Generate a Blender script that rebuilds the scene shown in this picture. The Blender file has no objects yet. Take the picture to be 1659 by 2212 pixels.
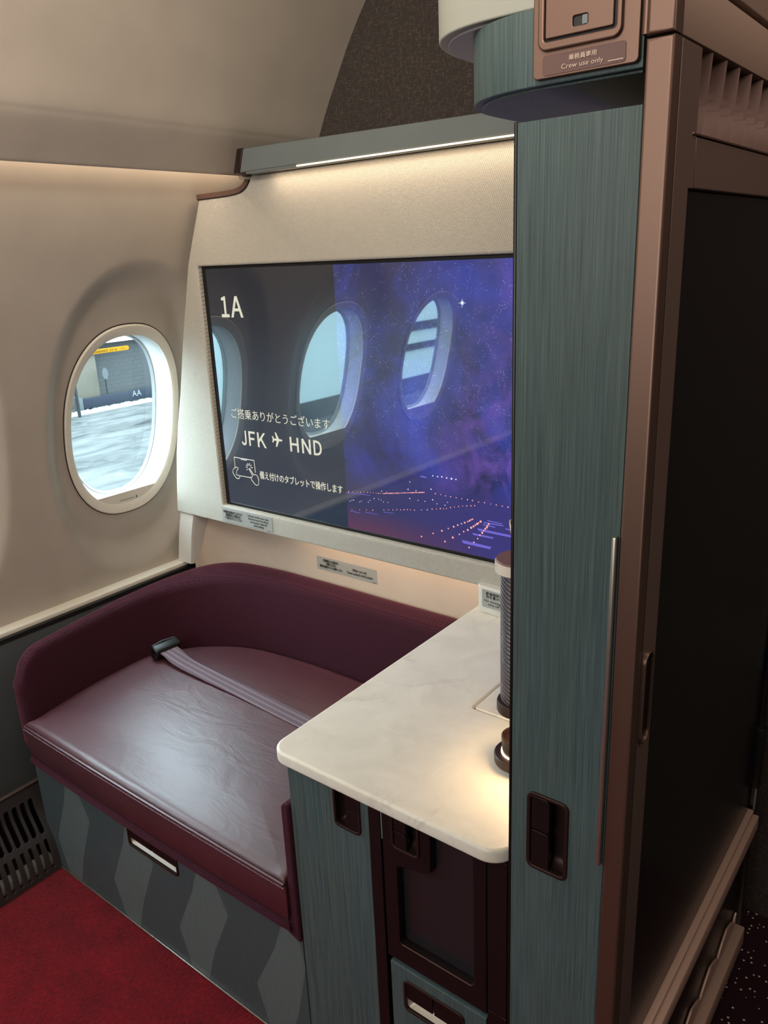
import bpy, bmesh, math, random
from mathutils import Matrix, Vector
random.seed(7)
PI = math.pi
S = bpy.context.scene
COL = S.collection

# ------------------------------------------------------------------ camera
yaw, pitch, roll, F = math.radians(38.51880714), math.radians(-17.91318756), math.radians(-2.53903378), 1709.245
cy, sy, cp, sp = math.cos(yaw), math.sin(yaw), math.cos(pitch), math.sin(pitch)
fw = Vector((-sy*cp, cy*cp, sp)); rt = Vector((cy, sy, 0)); up = rt.cross(fw)
r2 = math.cos(roll)*rt + math.sin(roll)*up
u2 = -math.sin(roll)*rt + math.cos(roll)*up
cd = bpy.data.cameras.new('camera'); cam = bpy.data.objects.new('camera', cd); COL.objects.link(cam)
M = Matrix.Identity(4)
for i in range(3):
    M[i][0], M[i][1], M[i][2] = r2[i], u2[i], -fw[i]
M[2][3] = 1.5
cam.matrix_world = M
cd.sensor_fit = 'VERTICAL'; cd.sensor_height = 24.0; cd.lens = 24.0*F/2212; cd.clip_start = .02; cd.clip_end = 500
S.camera = cam

# ------------------------------------------------------------------ exposure, world, lights
S.view_settings.view_transform = 'Standard'; S.view_settings.look = 'None'
S.view_settings.exposure = 0.0; S.view_settings.gamma = 1.0; S.view_settings.use_curve_mapping = False
W = bpy.data.worlds.new('overcast_sky'); S.world = W; W.use_nodes = True
bg = W.node_tree.nodes['Background']; bg.inputs[0].default_value = (.80, .93, 1.0, 1); bg.inputs[1].default_value = 18.0
try:
    S.cycles.max_bounces = 10; S.cycles.diffuse_bounces = 5; S.cycles.glossy_bounces = 5; S.cycles.transparent_max_bounces = 12
    S.cycles.sample_clamp_indirect = 6.0; S.cycles.caustics_reflective = False; S.cycles.caustics_refractive = False
except Exception:
    pass

def area(name, loc, target, sx, sy_, power, col, spread=PI):
    l = bpy.data.lights.new(name, 'AREA'); l.shape = 'RECTANGLE'; l.size = sx; l.size_y = sy_; l.energy = power; l.color = col; l.spread = spread
    o = bpy.data.objects.new(name, l); COL.objects.link(o); o.location = loc
    o.rotation_euler = (Vector(target)-Vector(loc)).to_track_quat('-Z', 'Y').to_euler()
    return o
WARM = (1, .80, .60); NEUT = (1, .90, .78); COOL = (.85, .95, 1.0)
area('cabin_ceiling_light', (-.35, -.9, 2.15), (-.55, .8, .45), 1.5, .5, 5.0, (1, .95, .88))
area('ceiling_wash_light', (-.45, -.05, 2.06), (-1.40, .90, 2.0), .9, .10, 7.6, NEUT, 2.1)
area('aft_fill_light', (-.55, -1.75, 1.75), (-.55, .8, .75), 1.4, .5, 22, (1, .96, .90))  # added fill from behind the camera, brightens the aft-facing fronts
area('suite_ceiling_light', (-.75, .45, 2.24), (-.9, .9, 0), .6, .3, 1.0, NEUT)
area('aisle_ceiling_light', (.12, 1.0, 2.17), (.10, 1.0, 0), .12, 1.1, 4.2, (1, .84, .72))
area('far_aisle_light', (.9, .7, 2.24), (.6, .8, 0), .3, 1.4, 9.0, (1, .84, .72))
area('cove_light', (-1.632, .2, 1.742), (-1.74, .2, 1.5), 2.75, .02, 3.6, WARM)
area('valance_light', (-.93, 1.402, 1.693), (-.93, 1.43, 1.45), .98, .012, .70, (1, .76, .54))
area('fascia_light', (-1.05, 1.50, .774), (-1.05, 1.57, .62), 1.0, .012, .75, (1, .72, .48))

# ------------------------------------------------------------------ helpers
def lin(c):
    return tuple((v/255/12.92 if v/255 <= .04045 else ((v/255+.055)/1.055)**2.4) for v in c)

class NT:
    def __init__(s, name):
        s.m = bpy.data.materials.new(name); s.m.use_nodes = True
        s.t = s.m.node_tree; s.p = s.t.nodes['Principled BSDF']; s.out = s.t.nodes['Material Output']
    def n(s, typ, **kw):
        nd = s.t.nodes.new(typ)
        for k, v in kw.items():
            if k.startswith('i_'):
                key = k[2:]; key = int(key) if key.isdigit() else key.replace('_', ' ')
                s.set(nd.inputs[key], v)
            else: setattr(nd, k, v)
        return nd
    def set(s, inp, v):
        if hasattr(v, 'is_output') or isinstance(v, bpy.types.NodeSocket): s.t.links.new(v, inp)
        else:
            if isinstance(v, tuple) and len(v) == 3 and inp.type == 'RGBA': v = v+(1,)
            inp.default_value = v
    def b(s, **kw):
        for k, v in kw.items(): s.set(s.p.inputs[k.replace('_', ' ')], v)
    def math(s, op, a, b=0.0, clamp=False):
        nd = s.n('ShaderNodeMath', operation=op, use_clamp=clamp); s.set(nd.inputs[0], a); s.set(nd.inputs[1], b); return nd.outputs[0]
    def mix(s, f, a, b):
        nd = s.n('ShaderNodeMix', data_type='RGBA'); s.set(nd.inputs[0], f); s.set(nd.inputs[6], a); s.set(nd.inputs[7], b); return nd.outputs[2]
    def pos(s): return s.n('ShaderNodeTexCoord').outputs['Object']
    def scaled(s, v, sc):
        nd = s.n('ShaderNodeMapping'); s.set(nd.inputs[0], v); nd.inputs['Scale'].default_value = sc; return nd.outputs[0]
    def noise(s, v, scale, detail=3, rough=.5, dist=0):
        nd = s.n('ShaderNodeTexNoise'); s.set(nd.inputs['Vector'], v)
        nd.inputs['Scale'].default_value = scale; nd.inputs['Detail'].default_value = detail; nd.inputs['Roughness'].default_value = rough
        nd.inputs['Distortion'].default_value = dist; return nd.outputs[0]
    def ramp(s, f, lo, hi):
        nd = s.n('ShaderNodeMapRange', i_1=lo, i_2=hi); s.set(nd.inputs[0], f); return nd.outputs[0]
    def bump(s, h, strength, dist=.001):
        nd = s.n('ShaderNodeBump', i_Strength=strength, i_Distance=dist); s.set(nd.inputs['Height'], h)
        s.t.links.new(nd.outputs[0], s.p.inputs['Normal'])

def simple(name, c, rough=.5, metal=0, spec=.5, coat=0, coat_rough=.05, emit=None, es=1, fine=0):
    t = NT(name); c = lin(c)
    t.b(Base_Color=c, Roughness=rough, Metallic=metal, Specular_IOR_Level=spec, Coat_Weight=coat, Coat_Roughness=coat_rough)
    if emit: t.b(Emission_Color=lin(emit), Emission_Strength=float(es))
    if fine:
        n = t.noise(t.pos(), 900, 2); t.bump(n, fine, .0006)
        big = t.noise(t.pos(), 9, 3)
        t.b(Base_Color=t.mix(t.ramp(big, .3, .7), tuple(v*.95 for v in c), tuple(min(1, v*1.04) for v in c)))
    return t.m

MT = {}
MT['wall'] = simple('sidewall_plastic', (178, 168, 155), .55, spec=.3, fine=.12)
MT['ceil'] = simple('ceiling_lining', (196, 184, 168), .6, spec=.25, fine=.12)
MT['room'] = simple('cabin_lining', (170, 155, 140), .7, spec=.2)
MT['rear'] = simple('dark_cabin_lining', (72, 60, 56), .7, spec=.2)
MT['scoop'] = simple('pale_scoop_metal', (196, 186, 172), .4, metal=.3)
MT['ring'] = simple('window_ring_plastic', (222, 214, 198), .42, spec=.4)
MT['reveal'] = simple('window_reveal_plastic', (226, 232, 234), .4, spec=.5)
MT['rubber'] = simple('black_rubber', (22, 20, 20), .6)
MT['gasket'] = simple('grey_gasket', (120, 128, 132), .5)
MT['seal'] = simple('pale_pane_seal', (168, 176, 180), .5)
MT['ledge'] = simple('ledge_cream', (226, 219, 202), .35, spec=.5)
MT['bronze'] = simple('bronze_metal', (124, 99, 87), .46, metal=.85)
MT['bronze_dk'] = simple('dark_bronze', (56, 40, 36), .40, metal=.5)
MT['browntrim'] = simple('brown_trim', (104, 78, 70), .45, metal=.35)
MT['stile'] = simple('stile_brown', (112, 92, 84), .42, metal=.35)
MT['band'] = simple('band_taupe', (150, 126, 112), .5, metal=.25)
MT['browncap'] = simple('matt_brown_cap', (128, 96, 86), .5, metal=.2)
MT['rail'] = simple('satin_rose_rail', (205, 172, 154), .45, metal=.35)
MT['dark'] = simple('dark_brown_lacquer', (27, 20, 21), .36, spec=.3)
MT['darker'] = simple('black_brown_lacquer', (18, 12, 12), .28, spec=.5)
MT['gloss'] = simple('black_gloss_panel', (10, 9, 11), .24, spec=.5)
MT['black'] = simple('black_plastic', (12, 11, 12), .4)
MT['silver'] = simple('brushed_silver', (200, 194, 184), .3, metal=.9)
MT['grey'] = simple('grey_green_plastic', (112, 119, 118), .42, spec=.4, fine=.1)
MT['cowl'] = simple('pale_grey_shroud', (170, 171, 160), .5, spec=.35, fine=.1)
MT['lav'] = simple('pale_underside', (150, 148, 152), .45)
MT['smoke'] = simple('smoked_panel', (40, 38, 42), .25, spec=.5)
MT['panelw'] = simple('beige_fascia', (200, 184, 166), .75, spec=.2, fine=.4)
MT['post'] = simple('pale_fascia_post', (212, 208, 198), .75, spec=.2, fine=.4)
MT['label'] = simple('grey_placard', (158, 160, 154), .45)
MT['ink'] = simple('black_ink', (16, 16, 18), .6)
MT['paleink'] = simple('pale_ink', (214, 190, 172), .6)
MT['crewlabel'] = simple('crew_placard', (104, 74, 68), .5)
MT['seamtrim'] = simple('dark_seam', (20, 16, 15), .6)
MT['thread'] = simple('pale_thread', (176, 160, 176), .8)
MT['red'] = simple('red_lining', (120, 20, 34), .5)
MT['white'] = simple('white_plastic', (222, 212, 200), .45)
MT['ledstrip'] = simple('warm_led', (255, 240, 220), .5, emit=(255, 226, 190), es=3.0)
MT['text'] = simple('display_text', (20, 20, 20), .3, emit=(226, 222, 200), es=.95)
MT['vent'] = simple('vent_metal', (74, 70, 70), .42, metal=.45)
MT['dado'] = simple('dark_grey_dado', (58, 60, 60), .6, spec=.3, fine=.3)

def m_weave():
    t = NT('oatmeal_weave'); p = t.pos()
    sx = t.n('ShaderNodeSeparateXYZ'); t.set(sx.inputs[0], p)
    k = 2*PI/.0042
    a = t.math('SINE', t.math('MULTIPLY', t.math('ADD', sx.outputs[0], t.math('MULTIPLY', sx.outputs[2], .5)), k))
    b = t.math('SINE', t.math('MULTIPLY', sx.outputs[2], k*.9))
    h = t.math('MULTIPLY', t.math('ADD', t.math('MULTIPLY', a, b), 1), .5)
    fl = t.noise(t.scaled(p, (60, 60, 700)), 1, 2)
    h2 = t.math('ADD', t.math('MULTIPLY', h, .75), t.math('MULTIPLY', fl, .3), True)
    t.b(Base_Color=t.mix(h2, lin((128, 124, 112)), lin((216, 211, 198))), Roughness=.85, Specular_IOR_Level=.15)
    t.bump(h, .5, .0015); return t.m
MT['weave'] = m_weave()

def m_wood():
    t = NT('teal_wood_grain'); p = t.pos()
    a = t.noise(t.scaled(p, (900, 900, 9)), 1, 3, .6)
    b = t.noise(t.scaled(p, (330, 330, 3.5)), 1, 4, .6, .3)
    c = t.noise(t.scaled(p, (40, 40, 1.5)), 1, 2)
    h = t.math('ADD', t.math('MULTIPLY', a, .75), t.math('MULTIPLY', b, .35))
    f = t.ramp(h, .38, .72)
    c1 = t.mix(f, lin((58, 73, 73)), lin((93, 110, 108)))
    c2 = t.mix(t.ramp(c, .3, .7), c1, t.mix(f, lin((54, 71, 74)), lin((88, 108, 110))))
    t.b(Base_Color=c2, Roughness=.48, Specular_IOR_Level=.4); t.bump(h, .35, .0008); return t.m
MT['wood'] = m_wood()

def m_leather():
    t = NT('maroon_leather'); p = t.pos()
    w = t.noise(t.scaled(p, (7, 16, 7)), 1, 4, .6, 1.2)
    g = t.noise(p, 420, 2)
    h = t.math('ADD', t.math('MULTIPLY', w, 1.0), t.math('MULTIPLY', g, .06))
    t.b(Base_Color=t.mix(t.ramp(w, .3, .7), lin((72, 30, 39)), lin((82, 36, 44))), Roughness=.44, Specular_IOR_Level=1.0, Coat_Weight=.35, Coat_Roughness=.40)
    t.bump(h, .30, .006); return t.m
MT['leather'] = m_leather()

def m_fabric():
    t = NT('plum_upholstery'); p = t.pos()
    sx = t.n('ShaderNodeSeparateXYZ'); t.set(sx.inputs[0], p)
    zz = t.math('ADD', sx.outputs[2], t.math('MULTIPLY', t.math('PINGPONG', sx.outputs[0], .006), .5))
    a = t.math('SINE', t.math('MULTIPLY', zz, 2*PI/.0062))
    n = t.noise(t.scaled(p, (300, 300, 500)), 1, 2)
    h = t.math('ADD', t.math('MULTIPLY', t.math('ADD', a, 1), .35), t.math('MULTIPLY', n, .4))
    t.b(Base_Color=t.mix(h, lin((46, 22, 31)), lin((66, 33, 44))), Roughness=.9, Specular_IOR_Level=.1, Sheen_Weight=.25, Sheen_Roughness=.5, Sheen_Tint=lin((200, 120, 140))+(1,))
    t.bump(h, .28, .0013); return t.m
MT['fabric'] = m_fabric()

def m_carpet():
    t = NT('red_carpet'); p = t.pos()
    a = t.noise(t.scaled(p, (230, 90, 100)), 1, 2)
    b = t.noise(p, 14, 4); c = t.noise(p, 650, 2)
    f = t.math('ADD', t.math('MULTIPLY', a, .5), t.math('ADD', t.math('MULTIPLY', b, .3), t.math('MULTIPLY', c, .25)))
    t.b(Base_Color=t.mix(t.ramp(f, .35, .7), lin((74, 8, 17)), lin((140, 19, 31))), Roughness=.95, Specular_IOR_Level=.05, Sheen_Weight=.2)
    t.bump(f, .6, .005); return t.m
MT['carpet'] = m_carpet()

def m_aisle():
    t = NT('dotted_aisle_carpet'); p = t.pos()
    v = t.n('ShaderNodeTexVoronoi', i_Scale=75.0, i_Randomness=.45); t.set(v.inputs['Vector'], p)
    d = t.math('LESS_THAN', v.outputs['Distance'], .17)
    t.b(Base_Color=t.mix(d, lin((44, 26, 32)), lin((216, 198, 178))), Roughness=.95, Specular_IOR_Level=.05)
    t.bump(t.noise(p, 500, 2), .5, .003); return t.m
MT['aisle'] = m_aisle()

def m_bulk():
    t = NT('dark_scratched_fabric'); p = t.pos()
    v1 = t.noise(t.scaled(p, (420, 60, 90)), 1, 3); v2 = t.noise(t.scaled(p, (90, 60, 420)), 1, 3)
    f = t.ramp(t.math('MAXIMUM', v1, v2), .55, .85)
    t.b(Base_Color=t.mix(f, lin((66, 59, 54)), lin((108, 98, 91))), Roughness=.85, Specular_IOR_Level=.15); return t.m
MT['bulk'] = m_bulk()

def m_marble():
    t = NT('cream_stone'); p = t.pos()
    w = t.noise(p, 6, 6, .62, 1.6)
    r = t.math('ABSOLUTE', t.math('SUBTRACT', w, .5)); vein = t.ramp(r, .035, 0.0)
    mask = t.ramp(t.noise(p, 5, 3), .45, .7)
    cl = t.noise(p, 12, 5, .6, .8)
    base = t.mix(t.ramp(cl, .35, .7), lin((244, 239, 224)), lin((233, 227, 212)))
    t.b(Base_Color=t.mix(t.math('MULTIPLY', t.math('MULTIPLY', vein, mask), .62), base, lin((160, 151, 138))), Roughness=.38, Specular_IOR_Level=.4); return t.m
MT['marble'] = m_marble()

def m_facets():
    out = []
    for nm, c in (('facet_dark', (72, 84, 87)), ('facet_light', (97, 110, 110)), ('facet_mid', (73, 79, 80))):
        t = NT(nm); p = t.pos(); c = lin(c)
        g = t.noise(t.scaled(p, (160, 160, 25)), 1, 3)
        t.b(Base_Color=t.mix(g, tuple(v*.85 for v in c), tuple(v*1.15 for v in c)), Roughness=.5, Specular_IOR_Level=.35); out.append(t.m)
    return out
FACETS = m_facets()

def m_strap():
    t = NT('plum_webbing'); p = t.pos()
    sx = t.n('ShaderNodeSeparateXYZ'); t.set(sx.inputs[0], p)
    q = t.math('ADD', sx.outputs[1], t.math('MULTIPLY', sx.outputs[0], .065))
    a = t.math('SINE', t.math('MULTIPLY', q, 2*PI/.0165))
    f = t.math('GREATER_THAN', a, .35)
    n = t.noise(t.scaled(p, (900, 300, 300)), 1, 2)
    t.b(Base_Color=t.mix(f, t.mix(n, lin((76, 54, 66)), lin((96, 72, 84))), t.mix(n, lin((108, 90, 100)), lin((130, 112, 122)))), Roughness=.6, Specular_IOR_Level=.4, Sheen_Weight=.3)
    t.bump(n, .4, .001); return t.m
MT['strap'] = m_strap()

SX0, SX1, SZ0, SZ1, SY = -1.731, -.575, .838, 1.489, 1.445
def m_screen():
    t = NT('lit_display'); p = t.pos()
    s = t.n('ShaderNodeSeparateXYZ'); t.set(s.inputs[0], p); X, Z = s.outputs[0], s.outputs[2]
    v = t.ramp(Z, SZ0, SZ1); u = t.ramp(X, SX0, SX1)
    right = t.math('GREATER_THAN', X, -1.269)
    slate = t.mix(v, (.018, .036, .066), (.010, .014, .020))  # lighter, bluer bottom: reflections and backlight haze painted into the emission
    n1 = t.noise(t.scaled(p, (1, 0, 1)), 4.2, 6, .6, .7); n2 = t.noise(t.scaled(p, (1.3, 0, 1)), 9, 7, .62, .8)
    blue = t.mix(t.ramp(n1, .40, .68), (.020, .026, .095), (.040, .062, .42))
    pur = t.math('MULTIPLY', t.ramp(n2, .44, .66), t.ramp(t.math('ADD', X, t.math('MULTIPLY', Z, -.45)), -1.56, -1.28))
    gal = t.mix(t.math('MULTIPLY', pur, .85), blue, (.17, .085, .46))
    vo = t.n('ShaderNodeTexVoronoi', i_Scale=240.0); t.set(vo.inputs['Vector'], p)
    st = t.ramp(vo.outputs['Distance'], .28, .05)
    st = t.math('MULTIPLY', st, t.ramp(t.noise(p, 60, 2), .45, .65))
    st = t.math('MULTIPLY', st, t.ramp(n1, .10, .50)); st = t.math('MULTIPLY', st, t.ramp(Z, .98, 1.15))
    gal = t.mix(t.math('MULTIPLY', st, .95), gal, (.45, .55, .95))
    land = t.ramp(Z, 1.02, .955); gal = t.mix(land, gal, t.mix(t.ramp(X, -1.27, -.85), (.036, .040, .11), (.045, .040, .20)))
    low = t.math('MULTIPLY', t.ramp(Z, .905, .85), t.ramp(X, -.85, -1.15))
    gal = t.mix(low, gal, (.11, .042, .10))
    t.b(Base_Color=(.008, .008, .010), Roughness=.22, Specular_IOR_Level=.55, Coat_Weight=1.0, Coat_Roughness=.02, Coat_IOR=1.85, Emission_Color=t.mix(right, slate, gal), Emission_Strength=1.0)
    return t.m
MT['screen'] = m_screen()

def m_emit(name, c, s):
    t = NT(name); t.b(Base_Color=(.01, .01, .01), Emission_Color=lin(c), Emission_Strength=float(s)); return t.m
MT['dotpink'] = m_emit('pink_runway_lights', (255, 170, 160), 1.1)
MT['dotwhite'] = m_emit('white_city_lights', (225, 220, 255), 1.0)
MT['barblue'] = m_emit('blue_runway_bars', (112, 100, 210), .95)
MT['star'] = m_emit('bright_star', (220, 232, 255), 1.2)

def m_glass():
    t = NT('cabin_window_glass'); t.t.nodes.remove(t.p)
    a = t.n('ShaderNodeBsdfTransparent'); a.inputs[0].default_value = (.84, .95, .98, 1)
    g = t.n('ShaderNodeBsdfGlossy'); g.inputs['Roughness'].default_value = .03
    fr = t.n('ShaderNodeFresnel'); fr.inputs[0].default_value = 1.3
    mx = t.n('ShaderNodeMixShader'); t.set(mx.inputs[0], fr.outputs[0]); t.set(mx.inputs[1], a.outputs[0]); t.set(mx.inputs[2], g.outputs[0])
    t.t.links.new(mx.outputs[0], t.out.inputs[0]); return t.m
MT['glass'] = m_glass()

def m_smokeglass():
    t = NT('ribbed_smoked_glass'); p = t.pos(); s = t.n('ShaderNodeSeparateXYZ'); t.set(s.inputs[0], p)
    w = t.math('SINE', t.math('MULTIPLY', t.math('ADD', s.outputs[2], t.math('MULTIPLY', s.outputs[0], .5)), 2*PI/.008))
    t.b(Base_Color=t.mix(t.math('MULTIPLY', t.math('ADD', w, 1), .5), lin((44, 40, 47)), lin((104, 98, 105))), Roughness=.3, Specular_IOR_Level=.6)
    t.bump(w, .5, .002); return t.m
MT['ribbed'] = m_smokeglass()

def m_tarmac():
    t = NT('slushy_tarmac'); p = t.pos()
    a = t.noise(t.scaled(p, (.9, .35, 1)), 1, 8, .65, 1.0); b = t.noise(t.scaled(p, (.25, .16, 1)), 1, 5, .6, .6)
    f = t.ramp(t.math('ADD', t.math('MULTIPLY', a, .6), t.math('MULTIPLY', b, .45)), .38, .66)
    t.b(Base_Color=t.mix(f, (.022, .0245, .0245), (.080, .084, .083)), Roughness=.9, Specular_IOR_Level=0.0); return t.m
MT['tarmac'] = m_tarmac()
def m_block():
    t = NT('grey_block_wall'); p = t.pos()
    mp = t.n('ShaderNodeMapping'); t.set(mp.inputs[0], p); mp.inputs['Rotation'].default_value = (PI/2, 0, PI/2)
    s = t.n('ShaderNodeSeparateXYZ'); t.set(s.inputs[0], p); c = t.n('ShaderNodeCombineXYZ'); t.set(c.inputs[0], s.outputs[1]); t.set(c.inputs[1], s.outputs[2])
    b = t.n('ShaderNodeTexBrick', i_Scale=1.0); t.set(b.inputs['Vector'], c.outputs[0])
    b.inputs['Brick Width'].default_value = .42; b.inputs['Row Height'].default_value = .21; b.inputs['Mortar Size'].default_value = .012
    b.inputs['Color1'].default_value = (.016, .019, .0205, 1); b.inputs['Color2'].default_value = (.0185, .0215, .023, 1); b.inputs['Mortar'].default_value = (.009, .0108, .0116, 1)
    t.b(Base_Color=b.outputs[0], Roughness=.9); return t.m
MT['block'] = m_block()
def ext(name, c, rough=.8):
    c = tuple(min(.8, v*2.5) for v in c)
    t = NT(name); t.b(Base_Color=c, Roughness=rough, Specular_IOR_Level=.05); return t.m
MT['concrete'] = ext('pale_concrete', (.025, .0235, .019)); MT['snow'] = ext('dirty_snow', (.05, .052, .05)); MT['barrier'] = ext('grey_barrier', (.0055, .0068, .0095))
MT['yellow'] = ext('yellow_sign', (.058, .030, .0015)); MT['signink'] = ext('sign_ink', (.017, .007, .0015)); MT['fascia'] = ext('white_soffit', (.3, .3, .3))
MT['signgrey'] = ext('grey_sign_back', (.019, .022, .023)); MT['pole'] = ext('grey_pole', (.006, .0067, .0073)); MT['mark'] = ext('white_lettering', (.048, .05, .052))
MT['hangar'] = ext('white_hangar_cladding', (.17, .225, .23))
MT['litter'] = ext('pale_duct', (.35, .33, .30))

# ------------------------------------------------------------------ objects
def tag(o, label=None, cat=None, group=None, kind=None):
    if label: o['label'] = label
    if cat: o['category'] = cat
    if group: o['group'] = group
    if kind: o['kind'] = kind
    return o
def thing(name, label, cat, loc, group=None, kind=None):
    o = bpy.data.objects.new(name, None); COL.objects.link(o); o.location = loc; o.empty_display_size = .05
    return tag(o, label, cat, group, kind)
def finish(name, me, mat, parent=None, smooth=40):
    me.name = name
    if mat is not None and not me.materials: me.materials.append(mat)
    if smooth:
        for p in me.polygons: p.use_smooth = True
        me.set_sharp_from_angle(angle=math.radians(smooth))
    o = bpy.data.objects.new(name, me); COL.objects.link(o)
    if parent is not None:
        o.parent = parent
        # parts keep room coordinates: their origin sits at the room's origin
        if parent.type == 'EMPTY': o.matrix_parent_inverse = Matrix.Translation(-parent.location)
    return o
def from_bm(name, bm, mat, parent=None, smooth=40, fix=True):
    if fix: bmesh.ops.recalc_face_normals(bm, faces=bm.faces)
    me = bpy.data.meshes.new(name); bm.to_mesh(me); bm.free(); return finish(name, me, mat, parent, smooth)
def from_py(name, v, f, mat, parent=None, smooth=40, fix=True):
    me = bpy.data.meshes.new(name); me.from_pydata([tuple(a) for a in v], [], f); me.update()
    if fix:
        bm = bmesh.new(); bm.from_mesh(me); bmesh.ops.recalc_face_normals(bm, faces=bm.faces); bm.to_mesh(me); bm.free()
    return finish(name, me, mat, parent, smooth)
def add_box(bm, a, b, bev=0, seg=2):
    r = bmesh.ops.create_cube(bm, size=1); vs = r['verts']
    for v in vs: v.co = Vector([a[i] + (v.co[i]+.5)*(b[i]-a[i]) for i in range(3)])
    if bev:
        es = list({e for v in vs for e in v.link_edges}); bmesh.ops.bevel(bm, geom=es, offset=bev, segments=seg, affect='EDGES', profile=.5)
def box(name, a, b, mat, parent=None, bev=0.002, seg=2):
    bm = bmesh.new(); add_box(bm, a, b, bev, seg); return from_bm(name, bm, mat, parent)
def boxes(name, lst, mat, parent=None, bev=0.001):
    bm = bmesh.new()
    for a, b in lst: add_box(bm, a, b, bev, 1)
    return from_bm(name, bm, mat, parent)

def rr(u0, v0, u1, v1, r, n=6):
    if not isinstance(r, (tuple, list)): r = (r,)*4
    P = []
    for (cx, cy_, a0), q in zip(((u0, v0, PI), (u1, v0, -PI/2), (u1, v1, 0), (u0, v1, PI/2)), r):
        ux = cx + (q if cx == u0 else -q); vy = cy_ + (q if cy_ == v0 else -q)
        if q <= 1e-6: P.append((cx, cy_)); continue
        for i in range(n+1):
            a = a0 + i/n*PI/2; P.append((ux+q*math.cos(a), vy+q*math.sin(a)))
    return P
def round_poly(pts, r, n=6):
    out = []
    N = len(pts)
    for i in range(N):
        rad = r[i] if isinstance(r, (list, tuple)) else r
        p = Vector(pts[i]); a = Vector(pts[i-1]); b = Vector(pts[(i+1) % N])
        if rad <= 0: out.append(tuple(p)); continue
        d1 = (a-p).normalized(); d2 = (b-p).normalized(); ang = d1.angle(d2); d = rad/math.tan(ang/2)
        s, e = p+d1*d, p+d2*d; c = p+(d1+d2).normalized()*(rad/math.sin(ang/2))
        a0 = math.atan2(s.y-c.y, s.x-c.x); a1 = math.atan2(e.y-c.y, e.x-c.x)
        da = (a1-a0+PI) % (2*PI)-PI
        for k in range(n+1):
            t = a0+da*k/n; out.append((c.x+rad*math.cos(t), c.y+rad*math.sin(t)))
    return out
def FRONT(y): return Matrix(((1, 0, 0, 0), (0, 0, -1, y), (0, 1, 0, 0), (0, 0, 0, 1)))     # u=x v=z w=-y
def SIDE(x): return Matrix(((0, 0, 1, x), (1, 0, 0, 0), (0, 1, 0, 0), (0, 0, 0, 1)))       # u=y v=z w=+x
def TOP(z): return Matrix.Translation((0, 0, z))                                           # u=x v=y w=+z
DG = None
def curve_mesh(c):
    o = bpy.data.objects.new('tmp', c); COL.objects.link(o)
    dg = bpy.context.evaluated_depsgraph_get(); dg.update()
    me = bpy.data.meshes.new_from_object(o.evaluated_get(dg)); bpy.data.objects.remove(o); bpy.data.curves.remove(c); return me
def plate(name, outer, holes, t, MX, mat, parent=None, bev=.001, seg=2, smooth=40):
    """flat plate with rounded rim; outline in u,v, top surface at w=0, thickness t behind it"""
    c = bpy.data.curves.new('c', 'CURVE'); c.dimensions = '2D'; c.fill_mode = 'BOTH'
    for lp in [outer]+list(holes):
        s = c.splines.new('POLY'); s.points.add(len(lp)-1); s.use_cyclic_u = True
        for p, q in zip(s.points, lp): p.co = (q[0], q[1], 0, 1)
    bev = min(bev, t*.45)
    c.extrude = t/2-bev; c.bevel_depth = bev; c.offset = -bev; c.bevel_resolution = seg
    me = curve_mesh(c); me.transform(MX @ Matrix.Translation((0, 0, -t/2)))
    me.materials.clear()
    return finish(name, me, mat, parent, smooth)
def text(name, body, u0, v0, u1, v1, MX, mat, parent, depth=.0004, bold=0, fit=True):
    """text stretched to fill the box u0..u1, v0..v1"""
    me = text_mesh(body, bold)
    xs = [v.co.x for v in me.vertices]; ys = [v.co.y for v in me.vertices]
    a, b, c_, d = min(xs), max(xs), min(ys), max(ys)
    sx = (u1-u0)/(b-a); s_y = (v1-v0)/(d-c_)
    for v in me.vertices:
        v.co.x = u0+(v.co.x-a)*sx; v.co.y = v0+(v.co.y-c_)*s_y; v.co.z = depth if v.co.z > 0 else 0
    me.transform(MX); me.materials.clear()
    return finish(name, me, mat, parent, 0)
def text_mesh(body, bold=0):
    c = bpy.data.curves.new('t', 'FONT'); c.body = body; c.extrude = .01; c.offset = bold; c.resolution_u = 3; c.align_x = 'CENTER'; c.space_line = 1.0
    return curve_mesh(c)
def tube_bm(bm, pts, r, n=8, closed=False):
    rings = []
    N = len(pts); pts = [Vector(p) for p in pts]
    for i, p in enumerate(pts):
        d = (pts[(i+1) % N]-pts[i-1]) if closed else (pts[min(i+1, N-1)]-pts[max(i-1, 0)])
        d.normalize(); ref = Vector((0, 0, 1)) if abs(d.z) < .9 else Vector((1, 0, 0))
        a = d.cross(ref).normalized(); b = d.cross(a)
        rings.append([bm.verts.new(p+r*(math.cos(2*PI*k/n)*a+math.sin(2*PI*k/n)*b)) for k in range(n)])
    for i in range(N if closed else N-1):
        A, B = rings[i], rings[(i+1) % N]
        for k in range(n): bm.faces.new((A[k], A[(k+1) % n], B[(k+1) % n], B[k]))
    if not closed: bm.faces.new(rings[0]); bm.faces.new(rings[-1])
def tube(name, pts, r, mat, parent=None, n=8, closed=False):
    bm = bmesh.new(); tube_bm(bm, pts, r, n, closed); return from_bm(name, bm, mat, parent)
def lathe(name, prof, cx, cy_, mat, parent=None, n=48):
    v, f = [], []
    for r, z in prof:
        for k in range(n): v.append((cx+r*math.cos(2*PI*k/n), cy_+r*math.sin(2*PI*k/n), z))
    for i in range(len(prof)-1):
        for k in range(n): f.append((i*n+k, i*n+(k+1) % n, (i+1)*n+(k+1) % n, (i+1)*n+k))
    f.append(tuple(range(n))[::-1]); f.append(tuple((len(prof)-1)*n+k for k in range(n)))
    return from_py(name, v, f, mat, parent, 35)
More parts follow.
